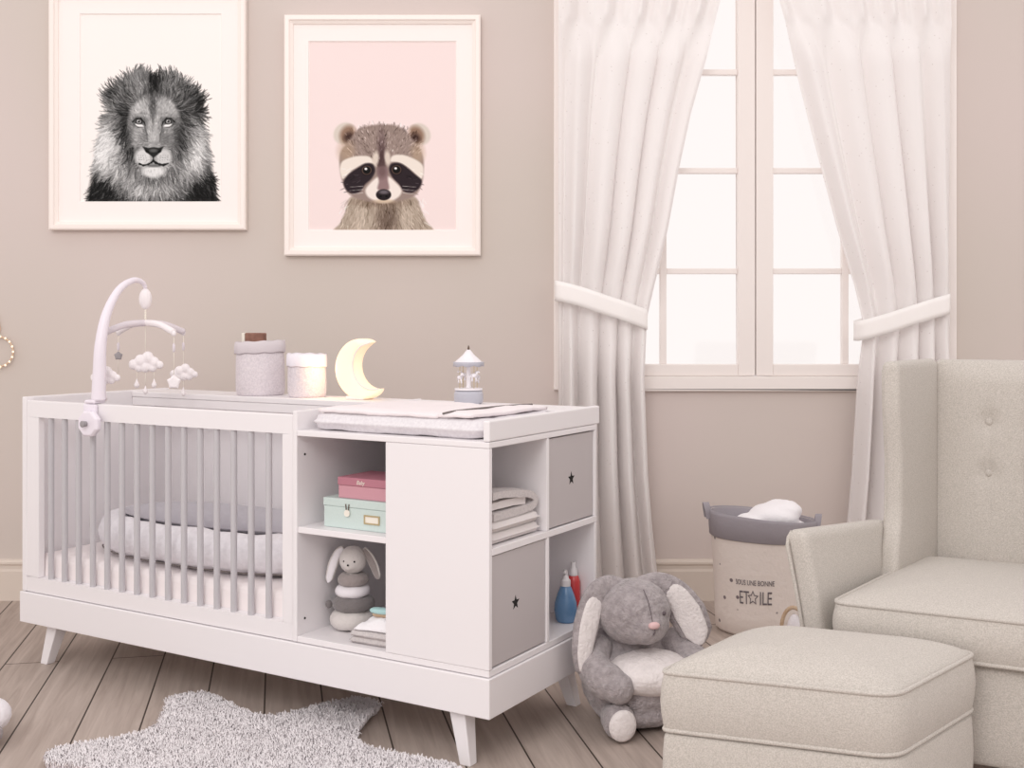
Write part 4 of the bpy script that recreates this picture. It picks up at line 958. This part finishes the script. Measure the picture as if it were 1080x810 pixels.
Fc = np.concatenate([b0+np.array([[0, 1, 3, 2]]), b0+np.array([[2, 3, 5, 4]]), b0+np.array([[4, 5, 7, 6]])], 0)
me = bpy.data.meshes.new('pile'); me.from_pydata(V.tolist(), [], Fc.tolist()); me.materials.append(M['pile'])
for p in me.polygons: p.use_smooth = True
o = bpy.data.objects.new('pile', me); COL.objects.link(o); o.parent = rug; o['kind'] = 'stuff'

# ---------------------------------------------------------------- hamper
hm = thing('laundry_hamper', 'beige dotted canvas laundry hamper with grey cuff standing against the wall', 'hamper', (.97, 4.44, 0), math.radians(12))
HR0, HR1, HH = .175, .205, .445
def hring(r, z, n=64): 
    return [Vector((r*(1+.018*math.sin(3*q+z*7)+.010*math.sin(5*q-z*9)+(.016*math.sin(2*q+1)*z/HH))*math.cos(q), .9*r*(1+.02*math.sin(4*q+z*5))*math.sin(q), z*(1-.05*max(0, z/HH-.5)*2*math.cos(q)))) for q in [2*PI*i/n for i in range(n)]]
prof = [(.02, .002), (HR0-.012, .002), (HR0, .014), (HR0+.006, .08), (HR0+.010, .16), (HR0+.016, .24), (HR0+.020, .30), (HR0+.025, .37), (HR1, HH-.004), (HR1-.006, HH-.004), (HR0+.012, .30), (HR0, .1), (HR0-.01, .012), (.02, .010)]
MB().loops([hring(r, z) for r, z in prof]).build('canvas_body', M['hamper'], hm, smooth=70)
ll = [hring(r, z) for r, z in ((HR1-.009, HH-.02), (HR1-.005, HH), (HR1+.003, HH+.001), (HR1+.006, HH-.01), (HR1+.003, .362), (HR1-.0005, .360), (HR1-.001, HH-.02))]; ll.append(ll[0])
MB().loops(ll, False, False).build('cuff', M['hgrey'], hm, smooth=180)
ll = [hring(r, z) for r, z in ((HR1-.011, HH-.004), (HR1-.013, .40), (HR1-.016, .33), (HR1-.019, .33), (HR1-.016, HH-.006))]; ll.append(ll[0]); MB().loops(ll, False, False).build('lining', M['hgrey'], hm, smooth=180)
for a in (182, -12):
    q = math.radians(a-12); rx, ry = (HR1+.004)*math.cos(q), .9*(HR1+.004)*math.sin(q); tx, ty = -math.sin(q), math.cos(q); m_ = MB(); ls = []
    zb = HH*(1-.05*math.cos(q))
    for k in range(13):
        th = PI*k/12; c_ = Vector((rx+tx*.022*math.cos(th)+.012*math.sin(th)*math.cos(q), ry+ty*.022*math.cos(th), zb-.035+(.060*math.sin(th) if 0 < k < 12 else 0)))
        nrm_ = Vector((math.cos(th)*tx, math.cos(th)*ty, math.sin(th)+.01)).normalized(); ax = Vector((math.cos(q), math.sin(q), 0))
        ls.append([c_+ax*i*.012+nrm_*j*.002 for i, j in ((-1, -1), (1, -1), (1, 1), (-1, 1))])
    m_.loops(ls); m_.build('handle', M['hgrey'], hm, smooth=40)
# printed lettering wrapped on the canvas
def wrap_text(body, size, zc, th0, sx=1):
    vs, fs = text_mesh(body, size, .0005); out = []
    for v in vs:
        z = zc+v.y; q = th0+v.x*sx/(HR0+.012)
        rr = interp(z, [p[1] for p in prof[2:9]], [p[0] for p in prof[2:9]])
        r = (rr)*(1+.018*math.sin(3*q+z*7)+.010*math.sin(5*q-z*9)+(.016*math.sin(2*q+1)*z/HH)); r2 = .9*rr*(1+.02*math.sin(4*q+z*5))
        e_ = .0020+v.z
        out.append(((r+e_)*math.cos(q), (r2+e_)*math.sin(q), z))
    return out, fs
m_ = MB(); T0 = math.radians(270-12-18)
o_, f_ = wrap_text('SOUS UNE BONNE', .028, .204, T0, .62); m_.add(o_, f_)
for tx_, off in (('E', -.052), ('T', -.030), ('I', .024), ('L', .038), ('E', .056)):
    o_, f_ = wrap_text(tx_, .072, .132, T0+off/(HR0+.012)*1.0, .55); m_.add(o_, f_)
# star outline for the O
P5 = star_pts(5, .022, .011); P5b = star_pts(5, .016, .0075); vs = []
for (x, y) in P5+P5b:
    z = .157+y*1.35; q = T0+(x-.004)/(HR0+.012); rr = interp(z, [p[1] for p in prof[2:9]], [p[0] for p in prof[2:9]])
    r = rr*(1+.018*math.sin(3*q+z*7)+.010*math.sin(5*q-z*9)+(.016*math.sin(2*q+1)*z/HH)); r2 = .9*rr*(1+.02*math.sin(4*q+z*5)); vs.append(((r+.0025)*math.cos(q), (r2+.0025)*math.sin(q), z))
m_.add(vs, [(i, (i+1) % 10, 10+(i+1) % 10, 10+i) for i in range(10)])
m_.build('printed_lettering', M['print'], hm)
ht = thing('white_linen', 'white linen heaped in the top of the canvas hamper', 'linen', (.99, 4.44, HH-.075), 0)
m_ = MB(); m_.ell((0, 0, .02), (.165, .14, .05)); m_.ell((.02, -.03, .075), (.10, .10, .045)); m_.ell((.055, -.02, .095), (.075, .085, .040)); m_.ell((-.06, -.05, .05), (.08, .07, .04))
m_.build('linen_heap', M['wtowel'], ht, remesh=.008, sm=6, disp=.018, dscale=.09)
m_ = MB(); m_.add([(x*.9+.06, -.104+.010*abs(x)*20, .098+y*.9) for x, y in star_pts(5, .009, .004)], [tuple(range(10))]); 
# wooden toy between hamper and chair arm
wt_ = thing('wooden_ring_toy', 'small wooden ring toy with white pad leaning by the armchair', 'toy', (1.01, 4.10, 0), math.radians(-15))
m_ = MB(); m_.tube([(0.042*math.cos(q), 0, .087+.080*math.sin(q)) for q in [2*PI*k/32 for k in range(32)]], .007, 10, closed=True); m_.build('wooden_ring', M['wood'], wt_, smooth=180)
m_ = MB(); m_.ell((.004, 0, .082), (.028, .014, .062)); m_.build('white_pad', M['plw'], wt_, smooth=180)

# ---------------------------------------------------------------- armchair
PHI = math.radians(-27)
ch = thing('armchair', 'beige upholstered wingback armchair with two visible tufting buttons', 'armchair', (1.252, 2.949, 0), PHI)
def slab(sections, n=9):
    """sections: list of (p0(x,y), p1(x,y), thickness_outward sign*, z): rounded slab between two plan points"""
    ls = []
    for (p0, p1, th, z) in sections:
        a, b_ = Vector(p0), Vector(p1); d_ = (b_-a).normalized(); nn = Vector((-d_.y, d_.x))*th
        r = abs(th)*.5; poly = round_poly_n([a, b_, b_+nn, a+nn], r*.85, n); ls.append([Vector((p.x, p.y, z)) for p in poly])
    return ls
def round_poly_n(pts, r, n):
    out = []; m = len(pts)
    for i in range(m):
        p = pts[i]; a = pts[i-1]; b_ = pts[(i+1) % m]; pa = p+(a-p).normalized()*r; pb = p+(b_-p).normalized()*r
        for k in range(n+1):
            t_ = k/n; out.append((1-t_)**2*pa+2*t_*(1-t_)*p+t_*t_*pb)
    res = []; m = len(out)
    for i in range(m):
        a, b_ = out[i], out[(i+1) % m]; res.append(a)
        if (i % (n+1)) == n:
            for j in range(1, 10): res.append(a.lerp(b_, j/10))
    return res
def close_top(ls, h=.02, steps=4):
    """rounds off the top of a stack of loops"""
    top = ls[-1]; c_ = sum(top, Vector())/len(top); m2 = len(top); out = []
    nr = []
    for i in range(m2):
        t_ = (top[(i+1) % m2]-top[i-1]); n_ = Vector((t_.y, -t_.x, 0)).normalized()
        if n_.dot(top[i]-c_) < 0: n_ = -n_
        nr.append(n_)
    for k in range(1, steps+1):
        a = PI/2*k/steps; out.append([top[i]-nr[i]*h*(1-math.cos(a))*.72+Vector((0, 0, h*math.sin(a))) for i in range(m2)])
    return ls+out
# frame / seat base
ol = round_poly([(-.385, -.262), (.385, -.262), (.26, .44), (-.26, .44)], .03)
cb, tb_, bb_ = cushion(ol, .13, .375, dome=.002, bulge=.004, er=.015); cb.build('seat_base', M['chair'], ch, smooth=60)
# seat cushion
ol = round_poly([(-.365, -.285), (.365, -.285), (.235, .40), (-.235, .40)], [.045, .045, .03, .03])
cs, tp_, bt_ = cushion(ol, .378, .492, dome=.036, bulge=.008, er=.012); cu = cs.build('seat_cushion', M['chair'], ch, smooth=60)
MB().tube(tp_, .0055, 8, closed=True).build('piping', M['chair'], cu, smooth=180); MB().tube(bt_, .0055, 8, closed=True).build('piping', M['chair'], cu, smooth=180)
for sx in (-1, 1):
    # arm, flaring outward with height
    secs = []
    for k in range(13):
        z = .16+(.615-.16)*k/12; f_ = k/12; fl = .062*f_**1.4; y0 = -.268+.012*math.sin(f_*PI); 
        secs.append(((sx*(.366+fl), y0), (sx*(.262+fl*.6), .22), .060*(1 if sx < 0 else -1), z))
    ls = slab(secs); ls = close_top(ls, .026)
    ls = [[Vector((p.x, p.y, p.z+(.018-.075*(p.y+.27))*max(0, (p.z-.4)/.24))) for p in l] for l in ls]
    am = MB().loops(ls).build('arm', M['chair'], ch, smooth=60)
    # front piping of the arm
    pp = [Vector((sx*(.372+.050*(k/12)**1.6+.006), -.268+.012*math.sin(k/12*PI)-.001, .16+(.615-.16)*k/12)) for k in range(13)]
    pp2 = [Vector((sx*(.366+.062*(k/12)**1.4+.052), -.268+.012*math.sin(k/12*PI)+.012, .16+(.615-.16)*k/12)) for k in range(13)]
    MB().tube(pp2+[Vector((sx*.479, -.248, .636)), Vector((sx*.470, -.245, .652))], .005, 8).build('piping', M['chair'], am, smooth=180)
    # wing
    secs = []
    for k in range(17):
        f_ = k/16; z = .40+(1.055-.40)*f_; lean = .09*f_
        fy = interp(f_, [0, .25, .38, .6, .85, 1], [.10, .13, .170, .165, .135, .14]); fx = interp(f_, [0, .3, .6, 1], [.268, .264, .262, .268])
        secs.append(((sx*fx, fy+lean*.3), (sx*(.190+.01*f_), .425+lean), .052*(1 if sx < 0 else -1), z))
    ls = slab(secs); ls = close_top(ls, .024)
    wg = MB().loops(ls).build('wing', M['chair'], ch, smooth=60)
    pe = [Vector((sx*(secs[k][0][0]*sx+.044), secs[k][0][1]+.020, secs[k][3])) for k in range(5, 17)]
    MB().tube(pe, .005, 8).build('piping', M['chair'], wg, smooth=180)
# back with tufting
NX, NZ = 60, 80; vs = []; btn = [(-.095, .925), (.095, .925), (-.095, .785), (.095, .785), (0, .855), (-.095, .645), (.095, .645), (0, .715), (0, .995)]
btn = [(-.055, .895), (.075, .895), (-.055, .745), (.075, .745)]
HB2 = 1.075
def back_y(x, z):
    f_ = (z-.40)/(HB2-.40); y = .425+.09*f_
    bul = .035*(1-(abs(x)/.215)**2.6)*(1-max(0, (z-HB2+.07)/.07)**2)
    y -= bul
    for bx, bz in btn:
        r2 = ((x-bx)/.032)**2+((z-bz)/.032)**2; y += .016*math.exp(-r2)
        if abs(z-bz) < .2: y += .0035*math.exp(-((x-bx)/.012)**2)*math.exp(-((z-bz)/.12)**2)
    return y
front = []; 
for j in range(NZ+1):
    z = .40+(HB2-.40)*j/NZ
    for i in range(NX+1):
        x = -.212+.424*i/NX; zz = z-(.022*(1-math.cos(math.asin(min(1, max(0, (abs(x)-.19)/.03))))) if j > NZ-3 else 0)
        vs.append((x, back_y(x, z), zz))
nf = len(vs)
for j in range(NZ+1):
    z = .40+(HB2-.40)*j/NZ
    for i in range(NX+1):
        x = -.212+.424*i/NX; vs.append((x, .425+.09*(z-.4)/(HB2-.4)+.10, z))
W1 = NX+1; fs = []
for j in range(NZ):
    for i in range(NX):
        k = j*W1+i; fs.append((k, k+1, k+W1+1, k+W1)); fs.append((nf+k+1, nf+k, nf+k+W1, nf+k+W1+1))
for i in range(NX): k = NZ*W1+i; fs.append((k, k+1, nf+k+1, nf+k)); fs.append((i+1, i, nf+i, nf+i+1))
for j in range(NZ):
    k = j*W1; fs.append((k+W1, nf+k+W1, nf+k, k)); k += NX; fs.append((k, nf+k, nf+k+W1, k+W1))
bk = MB().add(vs, fs).build('backrest', M['chair'], ch, smooth=60, bevel=.012, seg=3)
for bx, bz in btn:
    MB().ell((bx, back_y(bx, bz)-.003, bz), (.011, .006, .011)).build('tufting_button', M['chair'], bk, smooth=180)
for x, y in ((-.33, -.22), (.33, -.22), (-.22, .40), (.22, .40)):
    MB().lathe([(.016, 0), (.026, .135)], 16, (x, y, 0)).build('leg', M['leg_wood'], ch, smooth=40)

# ---------------------------------------------------------------- ottoman
OC = Vector((.70, 2.62, 0))
ot = thing('ottoman', 'beige upholstered footstool with piped box cushion in front of the armchair', 'ottoman', OC, 0)
cor = [Vector(p)-OC.xy for p in ((.325, 2.53), (.795, 2.365), (1.095, 2.68), (.60, 2.885))]
ol = round_poly(cor, [.03, .055, .05, .09], 10)
c_, tp_, bt_ = cushion(ol, .285, .418, dome=.050, bulge=.007, er=.012); cu = c_.build('cushion', M['chair'], ot, smooth=60)
MB().tube(tp_, .0052, 8, closed=True).build('piping', M['chair'], cu, smooth=180); MB().tube(bt_, .0052, 8, closed=True).build('piping', M['chair'], cu, smooth=180)
c_, tp2, bt2 = cushion([p*.995 for p in ol], .10, .283, dome=.001, bulge=.004, er=.014); c_.build('base', M['chair'], ot, smooth=60)
for p in cor:
    q = p*.82; MB().lathe([(.015, 0), (.022, .104)], 14, (q.x, q.y, 0)).build('leg', M['leg_wood'], ot, smooth=40)

# ---------------------------------------------------------------- left edge things
rgp = at(-2, 371, WY-.02)
rw = thing('fairy_light_ring', 'small round fairy light wreath hanging on the wall at the left edge', 'wall light', rgp, 0)
m_ = MB(); m_.tube([(.064*math.cos(q), 0, .064*math.sin(q)) for q in [2*PI*k/40 for k in range(40)]], .0045, 8, closed=True); m_.build('wire_ring', M['copper'], rw, smooth=180)
MB().tube([(0, 0, .064), (0.004, .012, .10), (-.01, .012, .16)], .003, 6).build('hanging_loop', M['copper'], rw, smooth=180)
for k in range(18):
    q = 2*PI*k/18; MB().ell((.066*math.cos(q), -.005, .066*math.sin(q)), (.005, .005, .005), nu=8, nv=6).build('bulb', M['bead'], rw, smooth=180)
# plush toy lying at the left edge of the floor
pt = thing('plush_toy', 'grey and white plush toy cut off by the left edge of the floor', 'plush toy', (-1.525, 3.25, 0), math.radians(10))
m_ = MB(); m_.ell((-.06, .0, .085), (.12, .11, .085)); m_.build('body', M['bun'], pt, remesh=.007, sm=4, disp=.008, dscale=.035)
m_ = MB(); m_.ell((.050, -.03, .085), (.055, .055, .045), rotm(0, 25, 0)); m_.build('foot', M['plw'], pt, remesh=.006, sm=4, disp=.006, dscale=.03)
m_ = MB(); m_.ell((.035, -.070, .040), (.055, .050, .038)); m_.build('foot', M['bun'], pt, remesh=.006, sm=4, disp=.006, dscale=.03)
